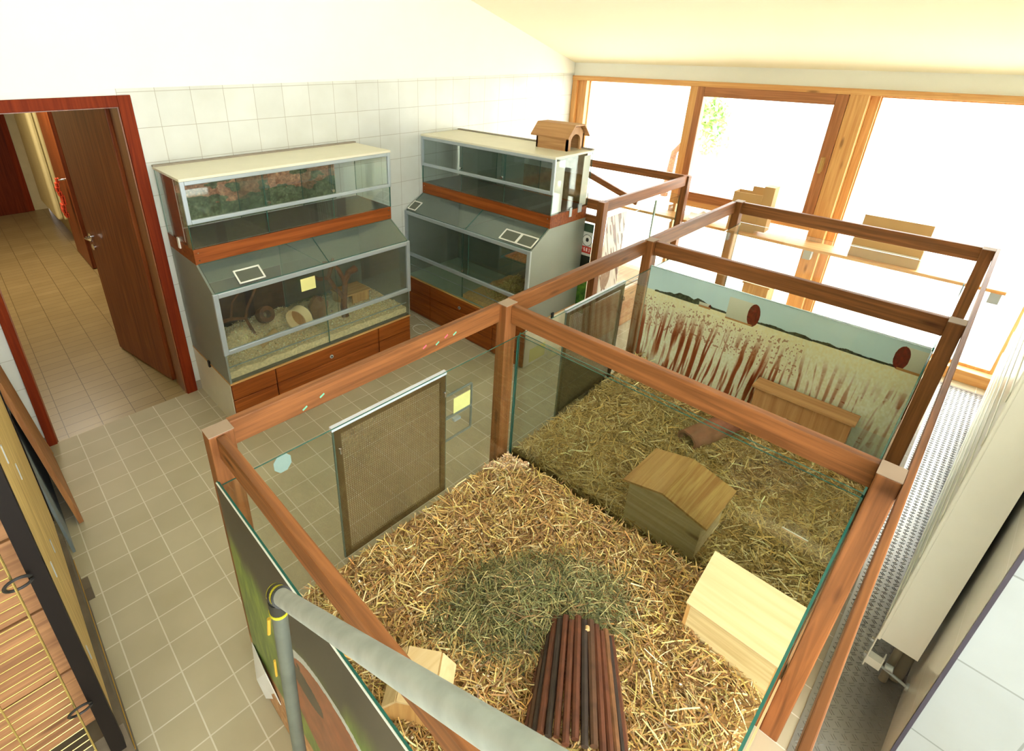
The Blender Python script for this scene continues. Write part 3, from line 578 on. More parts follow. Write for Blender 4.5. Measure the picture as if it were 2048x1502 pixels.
MB().box(-.62, YR_-.048, HR-.06, 3.62, YR_-.0301, HR+.002).build('side_rail', FW['x'], pen, .003)
# plank base
for k in range(3):
    z0, z1 = .005+k*.102, .104+k*.102
    MB().box(X1-.04, YF-.012, z0, X4+.04, YF+.012, z1).box(X1-.042, YF-.012, z0, X1-.02, YR_+.03, z1).box(X4+.02, YF-.012, z0, X4+.04, YR_+.03, z1).box(X1-.02, YR_+.031, z0, X4+.02, YR_+.045, z1).build('base_plank', BASEW if k else BASEW, pen, .003)
MB().box(X1-.02, YR_+.045, .30, X4+.02, YF-.012, .32).build('pen_floor', PLY['x'], pen)
def gp(name, *a): return MB().box(*a, 0, 1).build(name, [GLASS, GEDGE], pen)
GY = YF-.045
gp('front_pane', X1-.03, GY-.006, .36, X2+.05, GY, 1.098); gp('front_pane', X2+.062, GY-.006, .36, X3+.03, GY, 1.10); gp('front_pane', X3+.04, GY-.006, .36, X4+.03, GY, 1.10)
gp('divider_pane', X2+.046, YR_+.035, .33, X2+.052, GY-.008, 1.105); gp('divider_pane', X2+.058, YR_+.035, .33, X2+.064, GY-.008, 1.115)
gp('side_pane', X1, YR_+.034, .36, X2+.04, YR_+.04, 1.11); gp('side_pane', X2+.06, YR_+.034, .36, X3-.02, YR_+.04, 1.11); gp('side_pane', X3+.03, YR_+.034, .36, X4, YR_+.04, 1.11)
gp('end_pane', X4+.0, YR_+.04, .36, X4+.006, GY-.008, 1.12); gp('end_pane', -.5555, YR_, .30, -.5495, GY+.01, 1.112)
MB().box(X2+.045, -3.62, .85, X2+.045-.006, -3.54, .856).build('pane_grip', CHROME, pen)
MB().box(X2+.044, -2.42, .70, X2+.04, -2.36, .706).build('pane_grip', CHROME, pen)
# octagon sticker on the front pane and grip marks
oc = [(-.343+.034*math.cos(PI/8+k*PI/4), 1.060+.040*math.sin(PI/8+k*PI/4)) for k in range(8)]
MB().prism(oc, 'y', GY+.0005, GY+.0015).build('sticker', plain('frosted_sticker', (150,172,168), .4), pen)
# perforated sliding doors
def slide(x0, x1, z0, z1, latch=True):
    y = GY+.004
    f = frame_rect(MB(), x0, x1, y+.014, z0, z1, .028, .012).build('mesh_door', BROWNM, pen, .001)
    MB().box(x0+.02, y+.006, z0+.02, x1-.02, y+.0075, z1-.02).build('perforated_sheet', PERF, f)
    MB().box(x0-.008, y+.0, z1-.004, x1+.004, y+.018, z1+.012).build('top_channel', plain('pale_channel', (206,210,220), .4), f)
    MB().box(x0-.004, y+.003, z0-.0, x0, y+.013, z1).box(x1, y+.003, z0, x1+.004, y+.013, z1).build('side_channel', plain('green_grey_channel', (88,110,100), .3, .3), f)
    mk = MB()
    for x in (x0+.014, x1-.014): mk.tube([(x, y+.0, z1-.09), (x, y-.012, z1-.085), (x, y-.014, z1-.105), (x, y-.004, z1-.11)], .0035, 8)
    mk.build('catch_hook', CHROME, f, smooth=True)
slide(-.138, .418, .42, 1.082); slide(1.30, 1.885, .385, 1.082)
# card holder beside the first mesh door
wf = thing('card_holder', 'small two-window wire card holder hung on the pane right of the near mesh door', 'card holder', (.50, GY+.012, .70))
for z0, z1 in ((.835, .955), (.705, .83)):
    m = MB(); m.tube([(.425, GY+.014, z0), (.585, GY+.014, z0), (.588, GY+.014, z0+.005), (.588, GY+.014, z1-.005), (.585, GY+.014, z1), (.425, GY+.014, z1)], .0058, 8); m.build('wire_frame', plain('wire_frame_grey', (120,126,116), .4, .4), wf, smooth=True)
MB().box(.47, GY+.008, .843, .575, GY+.0095, .925).build('card', YEL, wf)
MB().box(.47, GY+.0005, .80, .51, GY+.018, .812).build('hook', ALU, wf)
# printed wheat field at the far side of the middle pen
MX = X3-.03
def field(u, v):   # u runs to the right (towards -y), v up from z=.34
    z = v+.34; hz_ = .974+.012*u/1.4
    sky = mixc((206,230,228), (220,240,242), fbm(u, v, 3, 1)); c = sky.copy()
    n = fbm(u*1.0, v, 16, 2); lean_ = (z-.6)*12*(fbm(u, v*0, 4, 5)-.5)*2; st = vnoise(u*70+lean_, v*3.2, 1, 3)*.55+vnoise(u*120+lean_*2, v*8, 1, 4)*.45
    depth = np.clip((hz_-z)/.55, 0, 1); fine = vnoise(u*140, v*90, 1, 8)
    gap = np.clip((.46+.1*(1-u/1.4)-st)*6, 0, 1)*np.clip((depth-.12)*3, 0, 1)*(1-.55*np.clip((u-.7)/.5, 0, 1)*(n > .4))
    field_c = mixc((248,232,176), (252,246,212), fine); cream = mixc((240,232,192), (255,253,232), fine)
    low = cream*(1-gap[:, None])+np.array((150,58,22))*gap[:, None]
    tt = np.clip(depth*5-.3, 0, 1)[:, None]; fc = field_c*(1-tt)+low*tt
    sp = ((fine > .72) & (depth > .08) & (depth < .45) & (u < .9)); fc = np.where(sp[:, None], fc*.45+np.array((150,70,30))*.55, fc)
    green = np.clip((z < .60)*(u > .75)*.45, 0, 1)[:, None]; fc = fc*(1-green)+np.array((206,218,194))*green
    g_ = z < hz_; c = np.where(g_[:, None], fc, c)
    th = .004+.028*np.exp(-((u-.26)/.13)**2)*(.35+1.1*vnoise(u*34, v*0, 1, 2))+.016*vnoise(u*26, v*0, 1, 9)*vnoise(u*9, v*0, 1, 4)*((u > .5) & (u < 1.28))
    trz = (z > hz_-.006) & (z < hz_+th) & ((u > .05)); c = np.where(trz[:, None], mixc((50,54,40), (96,104,76), fine), c)
    for (u0, u1, z0, z1, cap) in ((.49, .635, .945, 1.082, 'r'), (1.28, 1.42, .975, 1.10, 'l'), (.33, .40, .965, .995, 'r')):
        inb = (u > u0) & (u < u1) & (z > z0) & (z < z1); c = np.where(inb[:, None], mixc((206,204,178), (232,228,206), (z-z0)/(z1-z0)), c)
        cx = u1-.005 if cap == 'r' else u0+.005; e = ((u-cx)/(.028*(z1-z0)/.12))**2+((z-(z0+z1)/2)/((z1-z0)/2))**2 < 1; c = np.where(e[:, None], np.array((118,34,22))*(.8+.4*fine[:, None]), c)
        rim = inb & ((z-z0) < .012); c = np.where(rim[:, None], np.array((200,140,80)), c)
    return c
painted('field_picture', (MX, GY-.01, .34), (0, -(YR_+.04-GY+.01)*-1, 0), (0, 0, .79), 700, 300, field, pen)
gp('divider_pane', MX-.012, YR_+.04, .34, MX-.006, GY-.01, 1.128)
# printed picture on the outside of the near end: blurred grass and a brown and white guinea pig
def grassy(u, v):   # u towards -y, v up from z=.28
    z = v+.28; n = fbm(u*6, v*2.5, 3, 2); st = fbm(u*16, v*4, 3, 5)
    c = mixc((74,98,34), (140,158,62), st*1.5-.25); dk = np.clip((z-.83+.10*np.sin(u*4)+.1*(n-.5))*9, 0, 1)[:, None]; c = c*(1-dk)+np.array((58,52,42))*dk
    cx, cz = .62, .60; e = ((u-cx)/.30)**2+((z-cz)/.24)**2
    body = mixc((112,62,36), (170,98,60), fbm(u, v, 20, 7)); w = (e > .78) & (e < 1) & (z > cz-.05); c = np.where((e < 1)[:, None], body, c); c = np.where(w[:, None], np.array((176,180,172)), c)
    e2 = ((u-.47)/.10)**2+((z-.66)/.05)**2; c = np.where((e2 < 1)[:, None], mixc((44,42,38), (80,66,52), n), c); ey_ = ((u-.44)/.012)**2+((z-.72)/.012)**2; c = np.where((ey_ < 1)[:, None], np.array((16,14,12)), c)
    return c
painted('grass_picture', (-.5585, GY+.012, .28), (0, YR_-GY, 0), (0, 0, .825), 300, 170, grassy, pen)
pp = MB(); ppts = [(-2.30, .31), (-2.44, .315), (-2.49, .17), (-2.42, .10), (-2.345, .02), (-2.285, .07)]
vs = [(-.562-.012*math.sin(i*1.7), y, z) for i, (y, z) in enumerate(ppts)]; pp.add(vs+[(x+.002, y, z) for x, y, z in vs], [tuple(range(6)), tuple(range(11, 5, -1))]+[(i, (i+1) % 6, 6+(i+1) % 6, 6+i) for i in range(6)])
pp.build('torn_paper', PAPER, pen)
# chalk-like marks and chips on the near front rail
mk = MB(); my = YF+RT/2+.0101-RT
for x, z, c in ((-.15, 1.225, 0), (-.22, 1.205, 0), (.33, 1.235, 1), (.40, 1.225, 0), (.45, 1.24, 1), (.50, 1.235, 0)): mk.obox((x, my-.0006, z), (.018, 0, .010), (0, .001, 0), (-.003, 0, .006), c)
mk.build('paint_mark', [plain('mint_mark', (110,180,150), .6), plain('pink_mark', (224,90,110), .6)], pen)

# ---- bedding of the pens
zs1 = lambda X, Y: .385+.03*fbm(X, Y, 5, 1)+.05*np.exp(-((X-.72)**2+(Y+3.35)**2)/.06)+.03*np.exp(-((X-.25)**2+(Y+2.9)**2)/.05)-.015*np.exp(-((X-.8)**2+(Y+2.4)**2)/.02)
zs2 = lambda X, Y: .375+.03*fbm(X, Y, 5, 3)+.05*np.exp(-((Y+2.35)**2)/.02)*np.clip((X-1.1), 0, 1)+.05*np.exp(-((X-2.1)**2+(Y+2.5)**2)/.06)+.04*np.exp(-((X-2.05)**2+(Y+3.6)**2)/.03)
C1 = (X1+.045, YR_+.045, X2+.043, GY-.009); C2 = (X2+.068, YR_+.045, X3-.046, GY-.009); C3 = (X3+.045, YR_+.045, X4-.045, GY-.009)
for nm, C, zf, m, lab in (('straw_bed', C1, zs1, STRAWB, 'packed golden straw litter filling the nearest pen'), ('straw_bed', C2, zs2, STRAWB2, 'packed olive straw litter filling the middle pen'), ('straw_bed', C3, lambda X, Y: .36+.02*fbm(X, Y, 6, 8), SHAV, 'pale litter filling the far pen behind the field picture')):
    tag(mound(nm, C[0], C[1], C[2], C[3], zf, m, None, 70, 70, .322), lab, 'bedding', None, 'stuff')
BEDS = [o for o in bpy.data.objects if o.name.startswith('straw_bed')]
BEDS.sort(key=lambda o: o.name)
def in_cell(C, zf, h, mg=.02):
    def f(n, g): x = g.uniform(C[0]+mg, C[2]-mg, n); y = g.uniform(C[1]+mg, C[3]-mg, n); return np.stack([x, y, zf(x, y)+h*g.uniform(0, 1, n)**1.5+.003], 1)
    return f
def keep_in(o, C):   # bend stray ends back inside the glass
    me = o.data; n = len(me.vertices); v = np.empty(n*3, dtype=np.float32); me.vertices.foreach_get('co', v); v = v.reshape(-1, 3)
    v[:, 0] = np.clip(v[:, 0], C[0], C[2]); v[:, 1] = np.clip(v[:, 1], C[1], C[3]); me.vertices.foreach_set('co', v.ravel()); return o
GOLD = [(222,186,116), (204,160,92), (182,132,76), (236,212,156), (160,118,72), (192,168,92), (124,86,48)]
OLIVE = [(214,178,104), (190,154,86), (232,202,132), (150,116,62), (242,220,162), (176,146,80)]
s1 = keep_in(strands('straw', 24000, in_cell(C1, zs1, .034), (.025, .11), (.0015, .0050), GOLD, BEDS[0], .32, .22, 2, 31), C1)
s2 = keep_in(strands('straw', 19000, in_cell(C2, zs2, .034), (.035, .14), (.0018, .0056), OLIVE, BEDS[1], .26, .25, 2, 32), C2)
def white_place(n, g): P = in_cell(C1, zs1, .03)(n, g); return P
sw = keep_in(strands('wood_chips', 900, white_place, (.006, .014), (.004, .008), [(242,226,200), (228,206,170)], BEDS[0], .6, .5, 2, 33), C1)
def corner_place(n, g): a = g.uniform(0, 1, (n, 2)); x = C1[2]-.02-.20*a[:, 0]*(1-a[:, 1]); y = C1[3]-.005-.14*a[:, 1]; return np.stack([x, y, zs1(x, y)+.03*g.uniform(0, 1, n)+.006], 1)
sc_ = keep_in(strands('wood_shavings', 1500, corner_place, (.008, .018), (.005, .009), [(240,214,178), (226,190,150), (210,170,130)], None, .7, .6, 2, 34), C1); tag(sc_, 'heap of pinkish shavings in the glass corner of the nearest pen', 'shavings')
def hayz(x, y): return .07*np.exp(-(((x-.18)*1.0+(y+2.93)*.35)**2/.05+((y+2.93)-.3*(x-.18))**2/.03))
def hay_place(n, g):
    a = g.normal(0, 1, (n, 2)); a = a[(a**2).sum(1) < 5]; d1 = np.array([.62, -.45]); d1 /= np.linalg.norm(d1); d2 = np.array([-d1[1], d1[0]])
    p = np.array([.27, -2.98])+a[:, :1]*.19*d1+a[:, 1:]*.105*d2; r = (a**2).sum(1); return np.stack([p[:, 0], p[:, 1], zs1(p[:, 0], p[:, 1])+.012+.075*np.exp(-r/2.5)*g.uniform(.5, 1.1, len(p))], 1)
hy_ = keep_in(strands('hay', 9000, hay_place, (.04, .13), (.0012, .0028), [(132,128,76), (98,98,54), (158,148,96), (70,72,40), (186,172,116), (140,104,62), (120,126,80)], None, .3, .55, 4, 35), C1); tag(hy_, 'heap of fine grey-green hay lying on the straw of the nearest pen', 'hay')

# ---- things standing in the pens
h2 = thing('wooden_pet_house', 'plywood house with low striped gable roof standing in the middle pen', 'house', (1.03, -3.13, .385))
R0, R1, Y0, Y1 = .905, 1.205, -3.305, -2.955; zr = .615; zz = .662; ym = (Y0+Y1)/2+.01; zb_ = .385
for x in (R0+.018, R1-.036): MB().prism([(Y0+.015, zb_), (Y0+.015, zr-.003), (ym, zz-.004), (Y1-.015, zr-.003), (Y1-.015, zb_)], 'x', x, x+.014).build('gable_wall', OLDPLY, h2)
MB().box(R0+.032, Y0+.015, zb_, R1-.036, Y0+.029, zr-.006).box(R0+.032, Y1-.029, zb_, R1-.036, Y1-.015, zr-.006).build('side_wall', OLDPLY, h2)
stripes = wood('striped_roof_ply', (206,166,96), (170,116,58), 'x', .5, False, 1.5)
for ya, yb in ((Y0-.01, ym), (ym, Y1+.01)):
    za, zb2 = (zr, zz) if ya < ym-.01 else (zz, zr)
    MB().add([(R0, ya, za), (R1, ya, za), (R1, yb, zb2), (R0, yb, zb2), (R0, ya, za+.01), (R1, ya, za+.01), (R1, yb, zb2+.01), (R0, yb, zb2+.01)], [(3,2,1,0),(4,5,6,7),(0,1,5,4),(1,2,6,5),(2,3,7,6),(3,0,4,7)]).build('roof_panel', stripes if ya < ym-.01 else PLY['x'], h2)
ck = MB(); ca, cb_ = Vector((1.60, -2.945, .44)), Vector((1.93, -3.05, .455)); n = 28; dd = (cb_-ca); t_ = dd.normalized(); aa = t_.cross(Vector((0,0,1))).normalized(); bb_ = aa.cross(t_); K = 9
for i in range(K+1):
    for j in range(n):
        q = 2*PI*j/n
        for rr_, nn in ((.060, 0), (.047, 1)):
            pass
for lay, r_ in ((0, .060), (1, .047)):
    for i in range(K+1):
        for j in range(n): q = 2*PI*j/n; rv = r_*(1+.05*math.sin(3*q+i*.7)+.03*math.sin(7*q-i)); ck.v.append(tuple(ca+dd*(i/K)+aa*math.cos(q)*rv+bb_*math.sin(q)*rv))
L_ = (K+1)*n
for lay in (0, 1):
    for i in range(K):
        for j in range(n): a = lay*L_+i*n+j; b2 = lay*L_+i*n+(j+1) % n; ck.f.append((a, b2, b2+n, a+n)); ck.m.append(0)
for i in (0, K):
    for j in range(n): a = i*n+j; b2 = i*n+(j+1) % n; ck.f.append((a, b2, b2+L_, a+L_)); ck.m.append(0)
tag(ck.build('cork_tunnel', CORK, smooth=True), 'hollow cork bark tunnel lying in the straw of the middle pen', 'tunnel')
bx = thing('wooden_nest_box', 'tall narrow wooden nest box standing against the wheat field picture', 'box', (2.08, -3.31, .40))
MB().box(2.045, -3.54, .40, 2.058, -3.345, .665).box(2.045, -3.26, .40, 2.058, -3.09, .665).box(2.045, -3.345, .545, 2.058, -3.26, .665).box(2.045, -3.345, .40, 2.058, -3.26, .475).build('front_wall', HW['z'], bx)
MB().box(2.058, -3.54, .40, 2.13, -3.527, .665).box(2.058, -3.103, .40, 2.13, -3.09, .665).build('side_wall', HW['z'], bx)
MB().box(2.02, -3.555, .665, 2.133, -3.075, .680).build('roof', HW['y'], bx, .002)
MB().box(2.10, -3.34, .46, 2.104, -3.265, .55).build('doorway', BLACK, bx)  # black sheet set inside as painted shade behind the front opening
wh2 = thing('wooden_hutch', 'pale plywood hutch with a sloping lid against the divider of the nearest pen', 'hutch', (.68, -3.55, .40))
za, zb3 = .585, .685
MB().add([(.588, -3.405, .40), (.745, -3.405, .40), (.745, -3.405, zb3-.012), (.588, -3.405, za-.006), (.588, -3.393, .40), (.745, -3.393, .40), (.745, -3.393, zb3-.012), (.588, -3.393, za-.006)], [(3,2,1,0),(4,5,6,7),(0,1,5,4),(1,2,6,5),(2,3,7,6),(3,0,4,7)]).build('side_wall', PLY['z'], wh2)
MB().add([(.588, -3.694, .40), (.745, -3.694, .40), (.745, -3.694, zb3-.012), (.588, -3.694, za-.006), (.588, -3.682, .40), (.745, -3.682, .40), (.745, -3.682, zb3-.012), (.588, -3.682, za-.006)], [(3,2,1,0),(4,5,6,7),(0,1,5,4),(1,2,6,5),(2,3,7,6),(3,0,4,7)]).build('side_wall', PLY['z'], wh2)
MB().box(.588, -3.682, .40, .598, -3.405, za-.008).box(.735, -3.682, .40, .745, -3.405, zb3-.015).build('front_wall', OLDPLY, wh2)
MB().add([(.575, -3.402+.01, za), (.765, -3.402+.01, zb3), (.765, -3.70, zb3), (.575, -3.70, za), (.572, -3.392, za+.009), (.762, -3.392, zb3+.009), (.762, -3.70, zb3+.009), (.572, -3.70, za+.009)], [(3,2,1,0),(4,5,6,7),(0,1,5,4),(1,2,6,5),(2,3,7,6),(3,0,4,7)]).build('lid', PALE['y'], wh2)
# willow stick tunnel
wt = thing('stick_tunnel', 'arched tunnel of dark brown sticks at the front of the nearest pen', 'tunnel', (.13, -3.24, .40))
A_ = Vector((.295, -3.155, .40)); B_ = Vector((-.02, -3.365, .40)); ax_ = (B_-A_).normalized(); sd_ = Vector((-ax_.y, ax_.x, 0)); ns = 18; rnd = random.Random(3)
for k in range(ns):
    q = PI*(k+.5)/ns; r = .122; c = sd_*math.cos(q)*r+Vector((0,0,1))*(math.sin(q)*.125); fan = sd_*math.cos(q)*.035; e0 = rnd.uniform(-.015, .015); pts = [A_+c+ax_*e0+(B_-A_)*t*.999+fan*t+Vector((rnd.uniform(-.002,.002),)*3) for t in (0, .33, .66, 1)]
    rr0 = rnd.uniform(.0105, .0135); mi = rnd.choice([0, 1, 1, 2, 2, 1, 0, 3])
    MB().tube(pts, [rr0, rr0*.95, rr0*.97, rr0*.9], 8).build('stick', STICKM[mi], wt, smooth=True)
MB().tube([A_+Vector((0,0,1))*.131+ax_*.03+sd_*.02, A_+Vector((0,0,1))*.1335+ax_*.045+sd_*.02], .008, 12).build('cut_knot', CUT, wt, smooth=True)
# small faceted hut, lower left
sh2 = thing('wooden_hut', 'small pale faceted wooden hut partly hidden under the steel handrail', 'hut', (-.25, -2.93, .395))
dA = Vector((-.80, -.60, 0)); dA.normalize(); dB = Vector((dA.y, -dA.x, 0)); c0 = Vector((-.235, -2.905, .395))
pf_ = [(-.10, 0), (-.10, .075), (-.055, .125), (.055, .125), (.10, .075), (.10, 0)]
vv = [c0+dB*a+Vector((0,0,b))-dA*.07 for a, b in pf_]+[c0+dB*a+Vector((0,0,b))+dA*.10 for a, b in pf_]
MB().add(vv, [(0,1,2,3,4,5), (11,10,9,8,7,6), (0,6,7,1), (5,4,10,11), (0,5,11,6)]).build('walls', PLY['z'], sh2)
for i in (1, 2, 3):
    a, b_ = vv[i], vv[i+1]; c, d4 = vv[i+7], vv[i+6]; nn = (b_-a).cross(d4-a).normalized(); nn = nn if nn.z > 0 or abs(nn.z) < .1 else -nn
    MB().add([a, b_, c, d4, a+nn*.008, b_+nn*.008, c+nn*.008, d4+nn*.008], [(3,2,1,0),(4,5,6,7),(0,1,5,4),(1,2,6,5),(2,3,7,6),(3,0,4,7)]).build('roof_panel', PALE['x'], sh2)
print('pens done')

# ============================================================ CORNER PEN behind the farther terrarium
cp = thing('glass_corner_pen', 'wooden framed glass pen in the window corner behind the farther terrarium', 'pen', (3.5, -.8, 0))
a0, a1, b0, b1 = 2.755, 4.20, -.05, -1.58
for x, y in ((a0, b1), (a1, b1), (a0, b0-.03), (a1, b0-.03)): MB().box(x-.035, y-.03, 0, x+.035, y+.03, HR).build('post', FW['z'], cp, .004)
MB().box(a0+.035, b1-.015, HR-.09, a1-.035, b1+.015, HR).build('top_rail', FW['x'], cp, .003)
for x in (a0, a1): MB().box(x-.016, b1+.03, HR-.075, x+.016, b0-.06, HR).build('cross_rail', FW['y'], cp, .003)
MB().box(a0-.03, b1+.03, 1.10, a0-.004, b0-.06, 1.16).build('lower_rail', FW['y'], cp, .003)
MB().beam((4.10, -.56, 1.145), (4.10, -1.17, .955), .03, .06).build('brace', FW['y'], cp, .003)
for k in range(3): MB().box(a0+.0, b1-.03, .005+k*.125, a1, b1-.008, .127+k*.125).build('base_plank', BASEW, cp, .003)
for nm, a in (('front_pane', (a0+.04, b1+.02, .38, a1-.04, b1+.026, 1.09)), ('end_pane', (a0+.005, b1+.035, .38, a0+.011, b0-.06, 1.09)), ('end_pane', (a1-.011, b1+.035, .38, a1-.005, b0-.06, 1.09))): MB().box(*a, 0, 1).build(nm, [GLASS, GEDGE], cp)
MB().box(a0+.04, b1+.03, .36, a1-.04, b0-.06, .38).build('pen_floor', PLY['x'], cp)
MB().box(3.66, b1+.008, .45, 3.685, b1+.018, 1.13).build('sliding_bar', plain('grey_green_bar', (120,136,120), .4, .4), cp)
def twigs(u, v):
    n = fbm(u, v, 26, 3); s = vnoise(u*60+v*22, v*10, 1, 6); c = mixc((186,176,160), (232,226,212), s); c = np.where((s < .34)[:, None], mixc((60,44,34), (150,100,80), n), c)
    e = ((u-.09)/.075)**2+((v-.20)/.13)**2; c = np.where((e < 1)[:, None], mixc((120,84,60), (176,150,126), n), c); return c
painted('twig_picture', (a0+.11, b1+.008, .40), (.30, 0, 0), (0, 0, .73), 90, 200, twigs, cp)
def green(u, v):
    z = v+.30; n = fbm(u*3, v*3, 8, 5); c = mixc((40,78,26), (104,150,52), n*1.5-.2); c = np.where((z > .70)[:, None], np.array((26,30,22)), c); c = np.where((z > 1.02)[:, None], np.array((52,74,58)), c)
    bd = (z > .82) & (z < 1.02); c = np.where(bd[:, None], np.array((206,210,206)), c); rd = (z > .84) & (z < .90); c = np.where(rd[:, None], np.array((186,48,40)), c)
    tx = rd & (z > .855) & (z < .885) & ((u*90 % 2) > .8) & ((vnoise(u*90, v*80, 1, 3)) > .3); c = np.where(tx[:, None], np.array((238,214,210)), c)
    r1 = ((u-.10)/.045)**2+((z-.95)/.05)**2; c = np.where((r1 < 1)[:, None], np.array((226,228,224)), c); r2 = ((u-.10)/.014)**2+((z-.955)/.018)**2; c = np.where((r2 < 1)[:, None], np.array((40,40,40)), c)
    ring = (r1 < 1) & (r1 > .8); c = np.where(ring[:, None], np.array((90,90,90)), c); return c
painted('green_poster', (a0-.035, -1.40, .30), (0, -.145, 0), (0, 0, .79), 70, 260, green, cp)

# ============================================================ THINGS ON THE WINDOW SHELF
cb1 = thing('cardboard_box', 'tall open cardboard box on the shelf in front of the opening window', 'box', (4.33, -2.14, .85))
MB().box(4.27, -2.0, .85, 4.275, -2.24, 1.20).box(4.275, -2.0, .85, 4.40, -2.005, 1.20).box(4.275, -2.235, .85, 4.40, -2.24, 1.20).box(4.395, -2.005, .85, 4.40, -2.235, 1.20).box(4.275, -2.005, .85, 4.395, -2.235, .855).build('body', CARD, cb1)
MB().box(4.395, -2.11, 1.20, 4.40, -2.235, 1.245).obox((4.335, -2.28, 1.08), (.12, 0, 0), (0, -.085, .0), (0, .0, .40)).build('flap', CARD, cb1)
tag(MB().obox((4.35, -1.70, .872), (.15, .05, .02), (-.05, .16, .02), (0, 0, .004)).obox((4.34, -1.78, .885), (.12, -.03, .03), (.03, .16, .05), (0, 0, .003)).build('papers', PAPER), 'crumpled white papers lying on the shelf left of the tall cardboard box', 'paper')
cb2 = thing('cardboard_tray_box', 'brown cardboard box with raised lid at the right end of the window shelf', 'box', (4.34, -3.19, .85))
MB().box(4.28, -2.965, .85, 4.285, -3.41, 1.0).box(4.285, -2.965, .85, 4.42, -2.97, 1.0).box(4.285, -3.405, .85, 4.42, -3.41, 1.0).box(4.415, -2.97, .85, 4.42, -3.405, 1.0).box(4.285, -2.97, .85, 4.415, -3.405, .855).build('body', CARD, cb2)
MB().obox((4.425, -3.19, 1.08), (.004, 0, 0), (0, .44, 0), (0, 0, .17)).build('lid', CARD, cb2)
MB().box(4.27, -2.97, .93, 4.276, -3.40, .945).build('strap', WHITEP, cb2)
cr = thing('wooden_crate', 'light brown wooden crate standing below the window shelf', 'crate', (4.05, -2.47, .0))
MB().box(3.95, -2.36, 0, 4.15, -2.56, .50).build('body', PLY['z'], cr); MB().box(3.94, -2.35, .50, 4.16, -2.57, .515).build('lid', PLY['y'], cr)

# ============================================================ RIGHT SIDE: floor plate and radiator
dp = MB().box(-.8, -4.12, .0, 4.35, -3.80, .004); k = 0
for i in range(172):
    for j in range(11):
        x = -.78+i*.0298; y = -4.105+j*.0285; s = 1 if (i+j) % 2 else -1
        for dd_ in (-.0045, .0045): dp.obox((x+dd_*.7, y+dd_*s*-.7, .005), (.0125, .0125*s, 0), (-.0017*s, .0017, 0), (0, 0, .0034))
tag(dp.build('diamond_plate', PLATEM), 'strip of steel diamond plate on the floor between the pens and the radiator', 'floor plate')
def atlo(o): o.location = LO; o.rotation_euler = (0,0,AX); return o
rad = thing('radiator', 'long cream panel radiator standing close beside the glass pens', 'radiator', (0,0,0), None, True); atlo(rad)
MB().box(0, -.125, .28, .004, -.012, 1.55).box(3.05, -.125, .28, 3.054, -.012, 1.55).build('end_cover', RADM, rad)
MB().box(-.004, -.012, .27, 3.06, .0, 1.56).build('front_panel', RADM, rad, .004)
rb = MB()
for k in range(7): rb.box(.02, 0, .36+k*.17, 3.04, .004, .40+k*.17)
rb.build('front_rib', RADM, rad, .003)
MB().box(.004, -.125, .30, 3.05, -.115, 1.54).build('back_panel', RADM, rad)
gr = MB()
for k in range(9): gr.box(.004, -.112+k*.0118, 1.535, 3.05, -.107+k*.0118, 1.55)
gr.build('top_grille', RADM, rad)
MB().box(.0, -.05, .12, .035, -.004, .16).box(.0, -.004, .10, .035, .0, .29).box(.0, -.05, .16, .035, -.046, .19).build('bracket', RADM, rad)
MB().tube([(.015, -.045, .14), (.015, -.134, .12)], .006, 10).tube([(.015, -.134, .12), (.015, -.1415, .12)], .016, 16).tube([(.015, -.06, .15), (.015, -.085, .155)], .014, 12).build('mounting_screw', GALV, rad, smooth=True)
MB().tube([(.07, -.075, .30), (.07, -.075, .02)], .014, 12).tube([(.13, -.105, .30), (.13, -.105, .01)], .026, 14).build('pipe', plain('painted_pipe', (132,124,104), .5), rad, smooth=True)
MB().box(-.02, .002, .262, -.006, .012, .272).box(-.02, .002, .17, -.006, .012, .185).build('clip', CHROME, rad)

# ============================================================ FOREGROUND: ladder handrail
hr2 = thing('ladder_handrail', 'galvanised steel tube handrail with black and yellow tape in the foreground', 'handrail', (-.65, -2.87, 0))
PA = Vector((-.647, -2.960, 1.342)); PB = Vector((-.672, -3.47, 1.733))
MB().tube([PA, PB, PB+(PB-PA)*.5], .0165, 24).build('handrail_tube', GALV, hr2, smooth=True)
MB().tube([PA+Vector((0, .006, -.03)), (-.650, -2.93, .95), (-.652, -2.87, .0)], .0165, 20).build('leg', PIPED, hr2, smooth=True)
dr_ = (PB-PA).normalized()
cap = MB(); cap.tube([PA-dr_*.026, PA-dr_*.018, PA-dr_*.012], [.006, .016, .0195], 20, 1).tube([PA-dr_*.012, PA-dr_*.004, PA+dr_*.014], [.012, .0205, .021], 20, 0).tube([PA+dr_*.014, PA+dr_*.03], .0195, 20, 1).tube([PA+dr_*.03, PA+dr_*.036], .0205, 20, 0); cap.tube([PA+Vector((0, .004, -.018)), PA+Vector((0, .006, -.05))], .0195, 20, 0); cap.tube([PA+Vector((0, .006, -.05)), PA+Vector((0, .007, -.058))], .0205, 20, 1)
cap.build('tape', [plain('black_tape', (34,34,26), .6, var=.3, vs=60), plain('yellow_tape', (180,174,30), .5)], hr2, smooth=True)
MB().tube([(-.668, -2.945, 1.27), (-.672, -2.94, 1.22)], .004, 8, 0).tube([(-.671, -2.935, 1.12), (-.672, -2.93, 1.06)], .003, 8).build('yellow_tag', plain('yellow_plastic', (170,136,36), .5), hr2, smooth=True)

